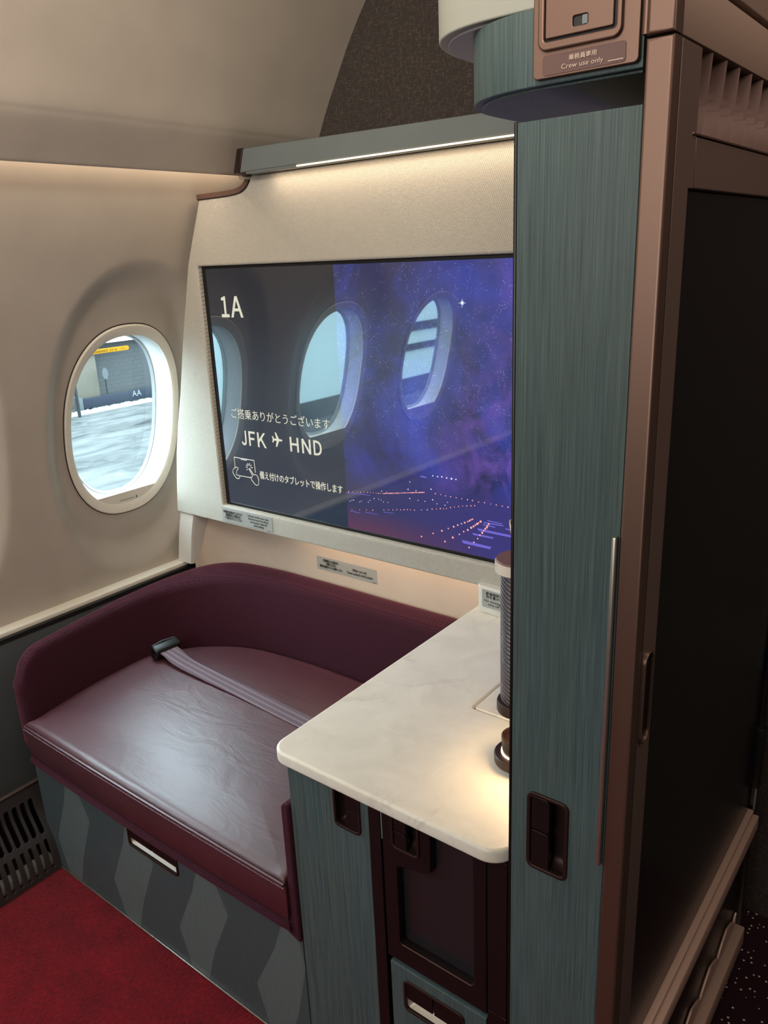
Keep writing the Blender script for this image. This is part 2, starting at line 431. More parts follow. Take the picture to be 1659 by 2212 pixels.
def loft(name, rings, mat, parent=None, closed=True, caps=True, smooth=40):
    v, f = [], []; n = len(rings[0])
    for r in rings: v += [tuple(p) for p in r]
    for i in range(len(rings)-1):
        for k in range(n if closed else n-1):
            f.append((i*n+k, i*n+(k+1) % n, (i+1)*n+(k+1) % n, (i+1)*n+k))
    if caps: f.append(tuple(range(n))); f.append(tuple((len(rings)-1)*n+k for k in range(n)))
    return from_py(name, v, f, mat, parent, smooth)
def smoothstep(a, b, x):
    t = max(0, min(1, (x-a)/(b-a))); return t*t*(3-2*t)
def catmull(P, n=8):
    P = [Vector(p) for p in P]; Q = [2*P[0]-P[1]]+P+[2*P[-1]-P[-2]]; out = []
    for i in range(1, len(Q)-2):
        for k in range(n):
            t = k/n; a, b, c, d = Q[i-1:i+3]
            out.append(.5*((2*b)+(c-a)*t+(2*a-5*b+4*c-d)*t*t+(3*b-a-3*c+d)*t**3))
    out.append(P[-1]); return out

# ================================================================== ROOM SHELL
YB, YF = -1.9, 1.66
CO = (0.05297572566723901, 0.079261722549752, -0.12442986115148583, -1.9699464702019867)
def xw(z): return ((CO[0]*z+CO[1])*z+CO[2])*z+CO[3]
def nw(z):
    s = (3*CO[0]*z+2*CO[1])*z+CO[2]; l = math.hypot(1, s); return Vector((-1/l, 0, s/l))
WINY = [1.305-.62*k for k in range(3)]; WZ = 1.072; RY, RZ = .190, .272
def sup(dy, dz, a, b, e=2.35): return ((abs(dy)/a)**e+(abs(dz)/b)**e)**(1/e)
def build_sidewall():
    st = .0065; ny = int((YF-YB)/st); z0, z1 = .585, 1.84; nz = int((z1-z0)/st)
    v, f = [], []
    for i in range(ny+1):
        y = YB+(YF-YB)*i/ny; wy = min(WINY, key=lambda w: abs(w-y))
        for j in range(nz+1):
            z = z0+(z1-z0)*j/nz
            rho = sup(y-wy, z-WZ, .262, .45); d = .030*smoothstep(1.0, .78, rho)
            v.append(Vector((xw(z), y, z))+nw(z)*d)
    for i in range(ny):
        y = YB+(YF-YB)*(i+.5)/ny; wy = min(WINY, key=lambda w: abs(w-y))
        for j in range(nz):
            z = z0+(z1-z0)*(j+.5)/nz
            if sup(y-wy, z-WZ, RY, RZ) < .955: continue
            a = i*(nz+1)+j; f.append((a, a+1, a+nz+2, a+nz+1))
    o = from_py('wall_left', v, f, MT['wall'], None, 60, fix=False)
    tag(o, 'beige curved cabin sidewall with oval window openings beside the sofa', 'wall', kind='structure')
build_sidewall()

def WP(wy, t, ky, kz, d, e=2.35):
    c, s = math.cos(t), math.sin(t)
    y = wy+ky*math.copysign(abs(c)**(2/e), c); z = WZ+kz*math.copysign(abs(s)**(2/e), s)
    return Vector((xw(z), y, z))+nw(z)*d
def build_window(i, wy):
    N = 96; T = [2*PI*k/N for k in range(N)]
    wtxt = ['oval cabin window with slushy apron outside, left of the monitor', 'oval window next aft, seen mirrored in the dark side of the screen',
            'oval window two aft, seen mirrored in the starry side of the screen'][i]
    w = thing('window_%d' % (i+1), wtxt, 'window', (xw(WZ), wy, WZ-RZ), kind='structure')
    R = lambda ky, kz, d: [WP(wy, t, ky, kz, d) for t in T]
    loft('window_frame', [R(RY, RZ, .036), R(RY, RZ, .025), R(RY-.003, RZ-.003, .0225), R(RY-.016, RZ-.022, .0245), R(RY-.021, RZ-.030, .028), R(RY-.021, RZ-.030, .036)], MT['ring'], w, caps=False)
    loft('frame_gasket', [R(RY+.0022, RZ+.0022, .032), R(RY+.0022, RZ+.0022, .0282), R(RY-.002, RZ-.002, .0282)], MT['rubber'], w, caps=False)
    loft('reveal', [R(RY-.019, RZ-.028, .030), R(RY-.024, RZ-.034, .040), R(RY-.030, RZ-.040, .060), R(.148, .226, .088)], MT['reveal'], w, caps=False)
    loft('pane_seal', [R(.150, .228, .083), R(.147, .225, .082), R(.142, .220, .090)], MT['seal'], w, caps=False)
    v = [WP(wy, t, .146, .224, .0885) for t in T]; c = sum(v, Vector())/N
    from_py('pane', v+[c], [(k, (k+1) % N, N) for k in range(N)], MT['glass'], w, 60, fix=False)
    # flat lower panel of the opening with the dimmer marks
    zs = WZ-.205
    arc = [t for t in T if WP(wy, t, RY-.019, RZ-.028, 0).z < zs]
    pts = [WP(wy, t, RY-.018, RZ-.027, .0275) for t in arc]
    inner = [p+nw(p.z)*.012 for p in pts]
    n = len(pts); f = [tuple(range(n)), tuple(range(2*n-1, n-1, -1)), (0, n-1, 2*n-1, n)]
    sill = from_py('dimmer_panel', pts+inner, f, MT['ring'], w, 30)
    Zc = zs-.028
    def sp(y, z, d=.0268): return Vector((xw(z), y, z))+nw(z)*d
    def quad(y0, z0, y1, z1): return [sp(y0, z0), sp(y1, z0), sp(y1, z1), sp(y0, z1)]
    vv = quad(wy-.028, Zc-.001, wy+.022, Zc+.001)
    dot = [sp(wy+.03+.003*math.cos(a), Zc+.005*math.sin(a)) for a in [2*PI*k/16 for k in range(16)]]
    from_py('dimmer_marks', vv+dot, [(0, 1, 2, 3), tuple(range(4, 20))], MT['gasket'], sill, 0)
for i, wy in enumerate(WINY): build_window(i, wy)

# upper lining and ceiling, one swept profile
prof = [(-1.66, 1.80), (-1.600, 1.755), (-1.592, 1.712), (-1.586, 1.7055), (-1.577, 1.7065), (-1.560, 1.721), (-1.530, 1.746), (-1.5005, 1.7715), (-1.489, 1.784), (-1.477, 1.800),
        (-1.447, 1.857), (-1.404, 1.928), (-1.359, 1.999), (-1.300, 2.075), (-1.21, 2.16), (-1.08, 2.235), (-.9, 2.28), (1.6, 2.30)]
pp = [(p.x, p.y) for p in catmull([(a, b, 0) for a, b in prof], 5)]
ys = [YB, .0, .6, 1.2, YF]
ceil = loft('ceiling', [[(x, y, z) for x, z in pp] for y in ys], MT['ceil'], None, closed=False, caps=False, smooth=60)
tag(ceil, 'smooth beige overhead lining curving up above the cove line', 'ceiling', kind='structure')
def slab(name, v, mat, label, cat):
    o = from_py(name, v, [(0, 1, 2, 3)], mat, None, 0); return tag(o, label, cat, kind='structure')
def shell_box(name, a, b, mat, label, cat): return tag(box(name, a, b, mat, None, 0), label, cat, kind='structure')
shell_box('wall_front', (-2.15, YF, -.02), (1.62, YF+.04, 2.32), MT['bulk'], 'dark scratchy brown fabric bulkhead above the grey valance', 'wall')
shell_box('wall_back', (-2.15, YB-.04, -.02), (1.62, YB, 2.32), MT['rear'], 'cabin wall behind the camera', 'wall')
shell_box('wall_right', (1.60, YB, -.02), (1.64, YF, 2.32), MT['rear'], 'far cabin wall across the aisle', 'wall')
shell_box('floor', (-2.1, YB, -.03), (-.295, YF, 0), MT['carpet'], 'dark red carpet on the suite floor', 'floor')
shell_box('floor', (-.295, YB, -.03), (1.6, YF, 0), MT['aisle'], 'dark carpet with pale dots in the aisle', 'floor')
# dado under the ledge (sloping in towards the floor)
dado = loft('trim_1', [[(x, y, z) for x, z in [(-2.10, .580), (-1.962, .580), (-1.945, .555), (-1.86, .26), (-1.845, .19), (-1.845, 0), (-2.10, 0)]] for y in (YB, YF)], MT['dado'])
tag(dado, 'dark grey dado panel below the white window ledge', 'wall panel', kind='structure')
led = loft('trim_2', [[(x, y, z) for x, z in round_poly([(-2.06, .586), (-1.966, .586), (-1.966, .604), (-2.06, .604)], [0, .004, .004, 0], 3)] for y in (YB, YF)], MT['ledge'])
tag(led, 'narrow cream ledge running along the sidewall under the window', 'ledge', kind='structure')
rub = loft('trim_3', [[(x, y, z) for x, z in [(-1.985, .578), (-1.957, .578), (-1.957, .589), (-1.960, .592), (-1.985, .592)]] for y in (YB, YF)], MT['rubber'])
tag(rub, 'black rubber strip under the cream ledge', 'trim', kind='structure')

# ================================================================== AIR GRILLE
g = thing('air_grille', 'dark slotted air return grille low on the wall by the red carpet', 'grille', (-1.78, .35, 0))
def dxz(s):      # profile of the grille, s from the bottom: foot, straight lower part, bulging upper part
    P = [(-1.768, .0), (-1.772, .05), (-1.782, .085), (-1.800, .12), (-1.825, .165), (-1.832, .20), (-1.838, .235)]
    L = [0]
    for a, b in zip(P, P[1:]): L.append(L[-1]+math.hypot(b[0]-a[0], b[1]-a[1]))
    s = max(0, min(L[-1], s))
    for i in range(len(P)-1):
        if s <= L[i+1]:
            t = (s-L[i])/(L[i+1]-L[i]); return (P[i][0]+t*(P[i+1][0]-P[i][0]), P[i][1]+t*(P[i+1][1]-P[i][1]))
    return P[-1]
GL = .2485
def grille_plate():
    holes = []
    y = .774
    while y > -.05:
        holes.append(rr(y-.014, .112, y, .212, .0065, 4)); y -= .0215
    y = .770
    while y > -.05:
        holes.append(rr(y-.010, .014, y, .096, .003, 3)); y -= .0215
    c = bpy.data.curves.new('c', 'CURVE'); c.dimensions = '2D'; c.fill_mode = 'BOTH'
    for lp in [[(-.1, 0), (.785, 0), (.802, .06), (.803, .16), (.806, GL), (-.1, GL)]]+holes:
        s = c.splines.new('POLY'); s.points.add(len(lp)-1); s.use_cyclic_u = True
        for p, q in zip(s.points, lp): p.co = (q[0], q[1], 0, 1)
    c.extrude = .004; c.bevel_depth = .001; c.offset = -.001
    me = curve_mesh(c)
    bm = bmesh.new(); bm.from_mesh(me)
    for zc in [k*.012 for k in range(1, 21)]:
        bmesh.ops.bisect_plane(bm, geom=bm.verts[:]+bm.edges[:]+bm.faces[:], plane_co=(0, zc, 0), plane_no=(0, 1, 0))
    for v in bm.verts:
        x, z = dxz(v.co.y); x2, z2 = dxz(min(GL, v.co.y+.004)); x1, z1 = dxz(max(0, v.co.y-.004))
        tx, tz = x2-x1, z2-z1; l = math.hypot(tx, tz); nx, nz = tz/l, -tx/l
        w = v.co.z; v.co = Vector((x+nx*w, v.co.x, z+nz*w))
    bm.to_mesh(me); bm.free(); me.materials.clear()
    return finish('grille_plate', me, MT['vent'], g, 35)
grille_plate()
box('top_strip', (-1.842, -.1, .233), (-1.828, .806, .238), MT['bronze'], g, .001)
box('duct_back', (-1.844, -.1, .02), (-1.842, .80, .22), MT['black'], g, 0)
box('duct_floor', (-1.842, -.1, .0), (-1.792, .79, .012), MT['litter'], g, .002)

# ================================================================== SOFA
so = thing('sofa', 'plum upholstered corner sofa with a maroon leather seat', 'sofa', (-1.33, 1.1, 0))
cush_pts = [(-.884, .775), (-.884, 1.43), (-1.0, 1.438), (-1.237, 1.437), (-1.40, 1.437), (-1.53, 1.428), (-1.65, 1.405), (-1.75, 1.345), (-1.815, 1.255), (-1.832, 1.15), (-1.825, .99), (-1.80, .85), (-1.785, .776)]
def outline():
    cur = [Vector((x, y, 0)) for x, y in cush_pts[1:]]
    c = catmull(cur, 8); pts = [(p.x, p.y) for p in c]
    # front edge densely sampled, slightly bowed
    a, b = pts[-1], cush_pts[0]
    fr = []
    for k in range(1, 40):
        t = k/40; fr.append((a[0]+(b[0]-a[0])*t, a[1]+(b[1]-a[1])*t-.006*math.sin(PI*t)))
    side = [(-.884, .775+(1.43-.775)*k/20) for k in range(0, 20)]
    return pts+fr+side
OUT = outline()
def inset(pts, d):
    n = len(pts); out = []
    for i in range(n):
        a = Vector(pts[i-1]); b = Vector(pts[(i+1) % n]); t = (b-a)
        if t.length < 1e-9: out.append(pts[i]); continue
        t.normalize(); nrm = Vector((-t.y, t.x)); out.append((pts[i][0]+nrm.x*d, pts[i][1]+nrm.y*d))
    return out
area2 = sum(OUT[i-1][0]*OUT[i][1]-OUT[i][0]*OUT[i-1][1] for i in range(len(OUT)))
if area2 < 0: OUT = OUT[::-1]
def seat_top(x, y):
    z = .436
    z += .004*math.sin((x+1.8)*3.4)
    bl = 1.20 + (x+1.8)*(-.06)
    z -= .012*smoothstep(bl-.012, bl+.012, y) + .006*math.exp(-((y-bl)/.010)**2)
    z -= .016*smoothstep(1.2, 1.45, y)
    return z
def build_seat():
    rings = []
    spec = [(.004, -.098), (.0, -.090), (-.003, -.05), (0, -.016), (.004, -.007), (.010, -.002), (.018, 0)]
    for d, dz in spec:
        P = inset(OUT, d); rings.append([(x, y, seat_top(x, y)+dz if dz > -.02 else .338+(.098+dz)) for x, y in P])
    base = inset(OUT, .018); cx = sum(p[0] for p in base)/len(base); cy_ = sum(p[1] for p in base)/len(base)
    for k in range(1, 30):
        t = k/30; R = []
        for x, y in base:
            X, Y = x+(cx-x)*t, y+(cy_-y)*t; R.append((X, Y, seat_top(X, Y)+.004*smoothstep(0, .35, t)))
        rings.append(R)
    n = len(OUT); v = [p for r in rings for p in r]; f = []
    for i in range(len(rings)-1):
        for k in range(n): f.append((i*n+k, i*n+(k+1) % n, (i+1)*n+(k+1) % n, (i+1)*n+k))
    v.append((cx, cy_, seat_top(cx, cy_)+.004)); m = len(v)-1; b = (len(rings)-1)*n
    for k in range(n): f.append((b+k, b+(k+1) % n, m))
    f.append(tuple(range(n)))
    return from_py('seat_cushion', v, f, MT['leather'], so, 60)
seat = build_seat()
tag(seat, 'glossy maroon leather seat cushion')
fr = [p for p in OUT if p[1] < .80]
fr.sort(key=lambda p: p[0])
tube('piping', [(x, y-.003, seat_top(x, y)-.009) for x, y in fr], .0032, MT['leather'], seat)
bm = bmesh.new()
for k in range(170):
    t = k/170; x = fr[0][0]+(fr[-1][0]-fr[0][0])*t; y = .775-.006*math.sin(PI*t)-.0035; z = seat_top(x, y)-.017
    add_box(bm, (x, y-.0008, z-.0005), (x+.0032, y+.0008, z+.0005))
from_bm('stitching', bm, MT['thread'], seat, 0)
# upholstered tray the cushion sits in
def tray():
    rings = []
    for d, z in [(.02, .316), (.0, .319), (-.005, .325), (-.005, .334), (.0, .340), (.02, .342)]:
        rings.append([(x, y, z) for x, y in inset(OUT, d)])
    return loft('seat_base', rings, MT['fabric'], so)
tray()
# backrest: swept round the left side and the back
inner = [(-1.793, .800), (-1.832, .99), (-1.846, 1.15), (-1.832, 1.27), (-1.765, 1.365), (-1.66, 1.423), (-1.53, 1.444), (-1.40, 1.450), (-1.2, 1.450), (-1.03, 1.450), (-.90, 1.450)]
outer = [(-1.846, .800), (-1.888, .99), (-1.925, 1.20), (-1.930, 1.38), (-1.895, 1.475), (-1.80, 1.535), (-1.66, 1.556), (-1.50, 1.560), (-1.25, 1.560), (-1.03, 1.560), (-.90, 1.560)]
def backrest():
    I = catmull([(a, b, 0) for a, b in inner], 16); O = catmull([(a, b, 0) for a, b in outer], 16)
    rings = []
    N = len(I)
    for i in range(N):
        p, q = I[i], O[i]; d = (q-p); w = d.length
        t = i/(N-1)
        top = .598+.014*smoothstep(.3, .5, t)
        e = 1.0
        dist = p.y-.800
        if i < 12 and dist < .075: e = math.sqrt(max(0, 1-((.075-dist)/.0765)**2))        # rounded front end
        zt = .525+(top-.525)*e
        th = w
        def P(s, z): return (p.x+d.x*s, p.y+d.y*s, z)
        rr_ = min(.024, zt-.46)
        ring = [P(.02, .33), P(0.0, .40), P(.06, .46), P(.22, zt-rr_*1.1), P(.27, zt-rr_*.55), P(.38, zt-rr_*.18), P(.55, zt-.001), P(.75, zt), P(.92, zt-.004), P(1.0, zt-.016), P(1.0, .46), P(1.0, .33)]
        if i == 0: ring = [(a+(-.004 if k < 6 else 0)*0, b, c) for k, (a, b, c) in enumerate(ring)]
        rings.append(ring)
    # close the front with a rounded nose
    f0 = rings[0]; c = Vector((0, 0, 0))
    for a in f0: c += Vector(a)
    c /= len(f0)
    nose = []
    for s, dy in ((.55, -.012), (.85, -.008)):
        nose.append([tuple(c+(Vector(a)-c)*s+Vector((0, dy, 0))) for a in f0])
    o = loft('backrest', nose+rings, MT['fabric'], so, smooth=60)
    return o
tag(backrest(), 'dark plum woven backrest wrapping the corner')
# base panel with faceted pattern
def base_panel():
    zs = [.0, .10, .235, .335]; x0, x1, y = -1.80, -.8625, .786
    L = [-.068, -.098, -.030, .005]; R = [-.015, .020, .083, .035]
    bounds = [[x0]*4]
    for k in range(-3, 2):
        c = -1.161+.2478*k
        bounds.append([c+a for a in L]); bounds.append([c+a for a in R])
    bounds.append([x1]*4)
    cl = lambda v: max(x0, min(x1, v))
    v, f, mi = [], [], []
    for b in range(len(bounds)-1):
        A, B = bounds[b], bounds[b+1]
        for j in range(3):
            q = [cl(A[j]), cl(B[j]), cl(B[j+1]), cl(A[j+1])]
            if max(q)-min(q) < 1e-6: continue
            n = len(v); v += [(q[0], y, zs[j]), (q[1], y, zs[j]), (q[2], y, zs[j+1]), (q[3], y, zs[j+1])]
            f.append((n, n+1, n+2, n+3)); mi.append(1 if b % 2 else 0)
    n = len(v)
    v += [(x0, y, 0), (x1, y, 0), (x1, y, .335), (x0, y, .335), (x0, y+.02, 0), (x1, y+.02, 0), (x1, y+.02, .335), (x0, y+.02, .335)]
    for q in ((4, 7, 6, 5), (0, 3, 7, 4), (1, 5, 6, 2), (2, 6, 7, 3)): f.append(tuple(n+k for k in q)); mi.append(0)
    me = bpy.data.meshes.new('base_panel'); me.from_pydata(v, [], f)
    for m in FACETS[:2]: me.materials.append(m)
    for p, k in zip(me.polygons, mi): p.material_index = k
    bm = bmesh.new(); bm.from_mesh(me)          # opening for the drawer pull
    for co, no in (((-1.404, 0, 0), (1, 0, 0)), ((-1.234, 0, 0), (1, 0, 0)), ((0, 0, .254), (0, 0, 1)), ((0, 0, .306), (0, 0, 1))):
        bmesh.ops.bisect_plane(bm, geom=bm.verts[:]+bm.edges[:]+bm.faces[:], plane_co=co, plane_no=no)
    dead = [f_ for f_ in bm.faces if abs(f_.calc_center_median().y-y) < .001 and -1.404 < f_.calc_center_median().x < -1.234 and .254 < f_.calc_center_median().z < .306]
    bmesh.ops.delete(bm, geom=dead, context='FACES'); bm.to_mesh(me); bm.free()
    return finish('base_panel', me, None, so, 0)
wing = plate('side_wing', round_poly([(-.882, .60), (-.8625, .60), (-.8625, .298), (-.905, .312), (-.945, .3225), (-.945, .338), (-.882, .345)], [.009, .006, .004, 0, 0, .004, .012], 5), [], .03, FRONT(.7795), MT['fabric'], so, .004, 3)
box('side_upholstery', (-.8825, .806, .30), (-.8625, 1.44, .60), MT['fabric'], so, .004)
bp = base_panel()
tag(bp, 'base panel with zigzag facets in two greys')
box('kick_strip', (-1.79, .782, .002), (-.863, .7855, .007), MT['silver'], so, .0005)

def latch(parent, u0, v0, u1, v1, y, mode, name='latch'):
    """recessed pull with two press buttons on a face that looks towards -y"""
    FM = FRONT(y)
    r = .010
    rim = plate(name, rr(u0, v0, u1, v1, r), [rr(u0+.005, v0+.005, u1-.005, v1-.005, r-.004)], .010, Matrix.Translation((0, -.003, 0)) @ FM, MT['bronze_dk'], parent, .0012)
    a, b, c, d = u0+.004, v0+.004, u1-.004, v1-.004
    # cup
    loops = []
    for ins, w in (((0, .0), (.001, -.010), (.006, -.018), (.012, -.020)) if mode != 'h' else ((0, .0), (.003, -.006), (.015, -.017), (.021, -.0195))):
        loops.append([FM @ Vector((p[0], p[1], w)) for p in rr(a+ins, b+ins, c-ins, d-ins, max(.002, r-.004-ins*.2), 5)])
    v, f = [], []
    n = len(loops[0])
    for l in loops: v += l
    for i in range(len(loops)-1):
        for k in range(n): f.append((i*n+k, i*n+(k+1) % n, (i+1)*n+(k+1) % n, (i+1)*n+k))
    f.append(tuple((len(loops)-1)*n+k for k in range(n)))
    from_py('pull_cup', v, f, MT['bronze_dk'] if mode != 'h' else MT['scoop'], rim, 40)
    g_ = .0022
    BM = Matrix.Translation((0, -.0015, 0)) @ FM
    if mode in ('vl', 'vr'):
        m = (v0+v1)/2+.002; wdt = (u1-u0)*.44
        bu0, bu1 = (u0+.006, u0+.006+wdt) if mode == 'vl' else (u1-.006-wdt, u1-.006)
        rs = (.001, .003, .007, .001) if mode == 'vl' else (.003, .001, .001, .007)
        plate('latch_button', rr(bu0, m+g_/2, bu1, v1-.006, rs), [], .008, BM, MT['dark'], rim, .0008)
        plate('latch_button', rr(bu0, v0+.006, bu1, m-g_/2, rs), [], .008, BM, MT['dark'], rim, .0008)
    else:
        m = (u0+u1)/2; h = (v1-v0)*.50
        plate('latch_button', rr(u0+.006, v1-.006-h, m-g_/2, v1-.006, .002), [], .008, BM, MT['dark'], rim, .0008)
        plate('latch_button', rr(m+g_/2, v1-.006-h, u1-.006, v1-.006, .002), [], .008, BM, MT['dark'], rim, .0008)
    return rim
latch(so, -1.408, .250, -1.230, .310, .786, 'h', 'drawer_pull')

# seat belt
sb = thing('seat_belt', 'plum webbing lap belt lying across the leather seat', 'seat belt', (-1.5, 1.18, .43))
def strap():
    top = [(-1.762, 1.224), (-1.74, 1.221), (-1.635, 1.203), (-1.4, 1.196), (-1.197, 1.186), (-1.0, 1.176), (-.893, 1.172)]
    bot = [(-1.766, 1.168), (-1.74, 1.165), (-1.655, 1.154), (-1.4, 1.147), (-1.192, 1.137), (-1.0, 1.127), (-.893, 1.122)]
    zz = [.462, .460, .452, .447, .445, .444, .443]
    A = catmull([(p[0], p[1], z) for p, z in zip(top, zz)], 10); B = catmull([(p[0], p[1], z) for p, z in zip(bot, zz)], 10)
    rings = []
    for a, b in zip(A, B):
        up_ = Vector((0, 0, .0016)); rings.append([a+up_*.2, a+(b-a)*.03+up_, a+(b-a)*.97+up_, b+up_*.2, b+(a-b)*.03-up_, a+(b-a)*.03-up_])
    return loft('strap', rings, MT['strap'], sb)
strap()
bm = bmesh.new(); add_box(bm, (-.016, -.042, -.012), (.016, .042, .030), .007, 3)
bmesh.ops.transform(bm, matrix=Matrix.Translation((-1.776, 1.20, .448)) @ Matrix.Rotation(math.radians(-6), 4, 'Z') @ Matrix.Rotation(math.radians(20), 4, 'Y'), verts=bm.verts)
bk = from_bm('belt_anchor', bm, MT['black'], sb); tag(bk, 'black plastic anchor')
tube('anchor_lip', [(-1.790, 1.165, .473), (-1.790, 1.20, .476), (-1.782, 1.238, .474)], .0045, MT['black'], bk)

# ================================================================== COUNTER AND CABINETS
wt = thing('worktop', 'cream stone side counter with rounded front corners', 'counter', (-.66, 1.1, .697))
hole = rr(-.663, 1.065, -.462, 1.40, .006, 4)
plate('top', round_poly([(-.884, .768), (-.431, .768), (-.431, 1.50), (-.884, 1.50)], [.034, .040, 0, 0], 10), [hole], .024, TOP(.72), MT['marble'], wt, .005, 3)
lid = plate('flush_lid', rr(-.6608, 1.0672, -.4642, 1.3978, .005, 4), [], .010, TOP(.7195), MT['marble'], wt, .0012)
tag(lid, 'flush rectangular lid outlined by a thin groove')
plate('lid_recess', rr(-.668, 1.06, -.457, 1.405, .005, 4), [], .004, TOP(.703), MT['seamtrim'], wt, .001)

CY = .786                                        # cabinet fronts, flush with the sofa's base panel
CK = CY/.80
def kx(x): return x*CK
def kz(z): return 0 if z <= 0 else min(.6945, 1.5+(z-1.5)*CK)
def cq(pts): return [(kx(x), kz(z)) for x, z in pts]
def cl4(x0, z0, x1, z1): return kx(x0), kz(z0), kx(x1), kz(z1)
def face(name, x0, x1, z0, z1, mat, parent, y=CY, t=.018): return plate(name, cq([(x0, z0), (x1, z0), (x1, z1), (x0, z1)]), [], t, FRONT(y), mat, parent, .001)
c1 = thing('cupboard', 'teal grained cupboard under the counter, next to the sofa', 'cabinet', (-.78, 1.1, 0))
XA, XB, XC, XD = kx(-.876), kx(-.697), kx(-.695), kx(-.444)
def clip(lp): return [(x, min(z, .6885)) for x, z in lp]
plate('door', cq([(-.876, 0), (-.697, 0), (-.697, .694), (-.876, .694)]), [rr(*cl4(-.767, .600, -.717, .674), .008)], .018, FRONT(CY), MT['wood'], c1, .001)
boxes('carcass', [((XA, CY+.019, 0), (XA+.014, 1.49, .6945)), ((XB-.019, CY+.019, 0), (XB-.003, 1.49, .6945)), ((XA+.015, 1.47, 0), (XB-.02, 1.49, .6945))], MT['wood'], c1, .0005)
latch(c1, *cl4(-.771, .597, -.713, .677), CY, 'vr')

c2 = thing('display_cabinet', 'dark brown cabinet with a smoked panel and a teal drawer', 'cabinet', (-.56, 1.1, 0))
face('stile', -.6965, -.674, 0, .695, MT['dark'], c2)
face('silver_strip', -.6738, -.6705, .612, .695, MT['gasket'], c2, CY+.002, .006)
recess = cq(round_poly([(-.643, .416), (-.501, .416), (-.501, .672), (-.577, .672), (-.577, .590), (-.643, .574)], [.008, .008, .010, .0, .012, .008], 5))
plate('door_frame', cq([(-.670, .378), (-.4785, .378), (-.4785, .694), (-.670, .694)]), [recess, rr(*cl4(-.648, .612, -.599, .674), .006)], .018, FRONT(CY), MT['dark'], c2, .0015)
plate('smoked_panel', cq([(-.655, .405), (-.488, .405), (-.488, .690), (-.583, .690), (-.583, .603), (-.655, .590)]), [], .004, FRONT(CY+.016), MT['smoke'], c2, .0005)
latch(c2, *cl4(-.651, .609, -.596, .677), CY, 'vl')
lp_ = cq([(-.638, .417), (-.506, .417), (-.5015, .424)])
tube('recess_lip', [(x, CY+.0003, z) for x, z in lp_], .0010, MT['bronze'], c2)
face('side_stile', -.4765, -.444, .392, .695, MT['dark'], c2)
face('side_stile', -.4765, -.444, 0, .390, MT['dark'], c2)
dr = plate('drawer', cq([(-.664, .02), (-.478, .02), (-.478, .370), (-.664, .370)]), [rr(*cl4(-.633, .287, -.521, .345), .008)], .016, FRONT(CY-.002), MT['wood'], c2, .0012)
tag(dr, 'teal grained drawer front')
latch(dr, *cl4(-.637, .283, -.517, .349), CY-.002, 'h', 'drawer_pull')
boxes('carcass', [((XC, CY+.022, 0), (XD, 1.49, .012)), ((XC, CY+.022, .0131), (XC+.005, 1.49, .69)), ((XD-.005, CY+.022, .0131), (XD, 1.49, .69)), ((XC+.02, CY+.03, .3905), (XD-.01, 1.48, .3945))], MT['black'], c2, .0003)
face('drawer_backing', -.664, -.478, .03, .365, MT['black'], c2, CY+.035, .003)

# lamps on the counter
lp = thing('table_lamp', 'tall smoked ribbed lamp column with a bronze cap behind the pillar edge', 'lamp', (-.594, 1.104, .72))
LX, LY = -.594, 1.104
lathe('base', [(.001, .7205), (.036, .7205), (.037, .723), (.037, .738), (.0355, .741), (.030, .741)], LX, LY, MT['bronze_dk'], lp)
lathe('shade', [(.029, .741), (.0305, .745), (.031, .86), (.031, .985), (.030, .990)], LX, LY, MT['ribbed'], lp)
cpo = lathe('cap', [(.030, .990), (.0395, .990), (.0395, 1.0072), (.038, 1.010), (.001, 1.010)], LX, LY, MT['browncap'], lp)
lathe('cap_band', [(.0395, .988), (.0405, .989), (.0405, 1.006), (.0397, 1.0068)], LX, LY, MT['white'], cpo)
cp_ = thing('cup', 'small white scoop with red lining on top of the lamp cap', 'cup', (LX, LY, 1.0105))
def cup():
    v, f = [], []; n = 24
    for r, z in [(.012, 1.0105), (.020, 1.03), (.024, 1.055), (.026, 1.07)]:
        for k in range(n+1):
            a = PI*.55+PI*.9*k/n; v.append((LX+.01+r*math.cos(a), LY+r*math.sin(a), z+.006*math.sin(PI*k/n)))
    for i in range(3):
        for k in range(n): a = i*(n+1)+k; f.append((a, a+1, a+n+2, a+n+1))
    o = from_py('bowl', v, f, MT['white'], cp_, 60); md = o.modifiers.new('thickness', 'SOLIDIFY'); md.thickness = .0022
    v2 = [((x-LX-.01)*.86+LX+.01, (y-LY)*.86+LY, z-.001) for x, y, z in v]
    o2 = from_py('lining', v2, f, MT['red'], cp_, 60); md = o2.modifiers.new('thickness', 'SOLIDIFY'); md.thickness = .001
cup()
l2 = thing('puck_lamp', 'short two tier round bronze lamp glowing onto the counter', 'lamp', (-.514, .963, .72))
PX, PY = -.514, .963
lathe('base', [(.001, .7205), (.030, .7205), (.030, .727), (.0385, .728), (.040, .730), (.040, .742), (.0385, .744), (.030, .744)], PX, PY, MT['bronze_dk'], l2)
lathe('glow_ring', [(.026, .744), (.0290, .7445), (.0290, .7465), (.026, .747)], PX, PY, MT['ledstrip'], l2)
lathe('cup', [(.020, .746), (.0265, .746), (.0270, .748), (.0285, .770), (.0285, .773), (.0270, .774), (.0255, .772), (.0250, .764), (.001, .762)], PX, PY, MT['bronze_dk'], l2)
pl = bpy.data.lights.new('puck_lamp_light', 'AREA'); pl.shape = 'DISK'; pl.size = .07; pl.energy = .38; pl.color = (1, .66, .34); pl.use_shadow = True
po = bpy.data.objects.new('puck_lamp_light', pl); COL.objects.link(po); po.location = (PX+.030, PY-.015, .835); po.rotation_euler = (0, math.radians(-12), 0)

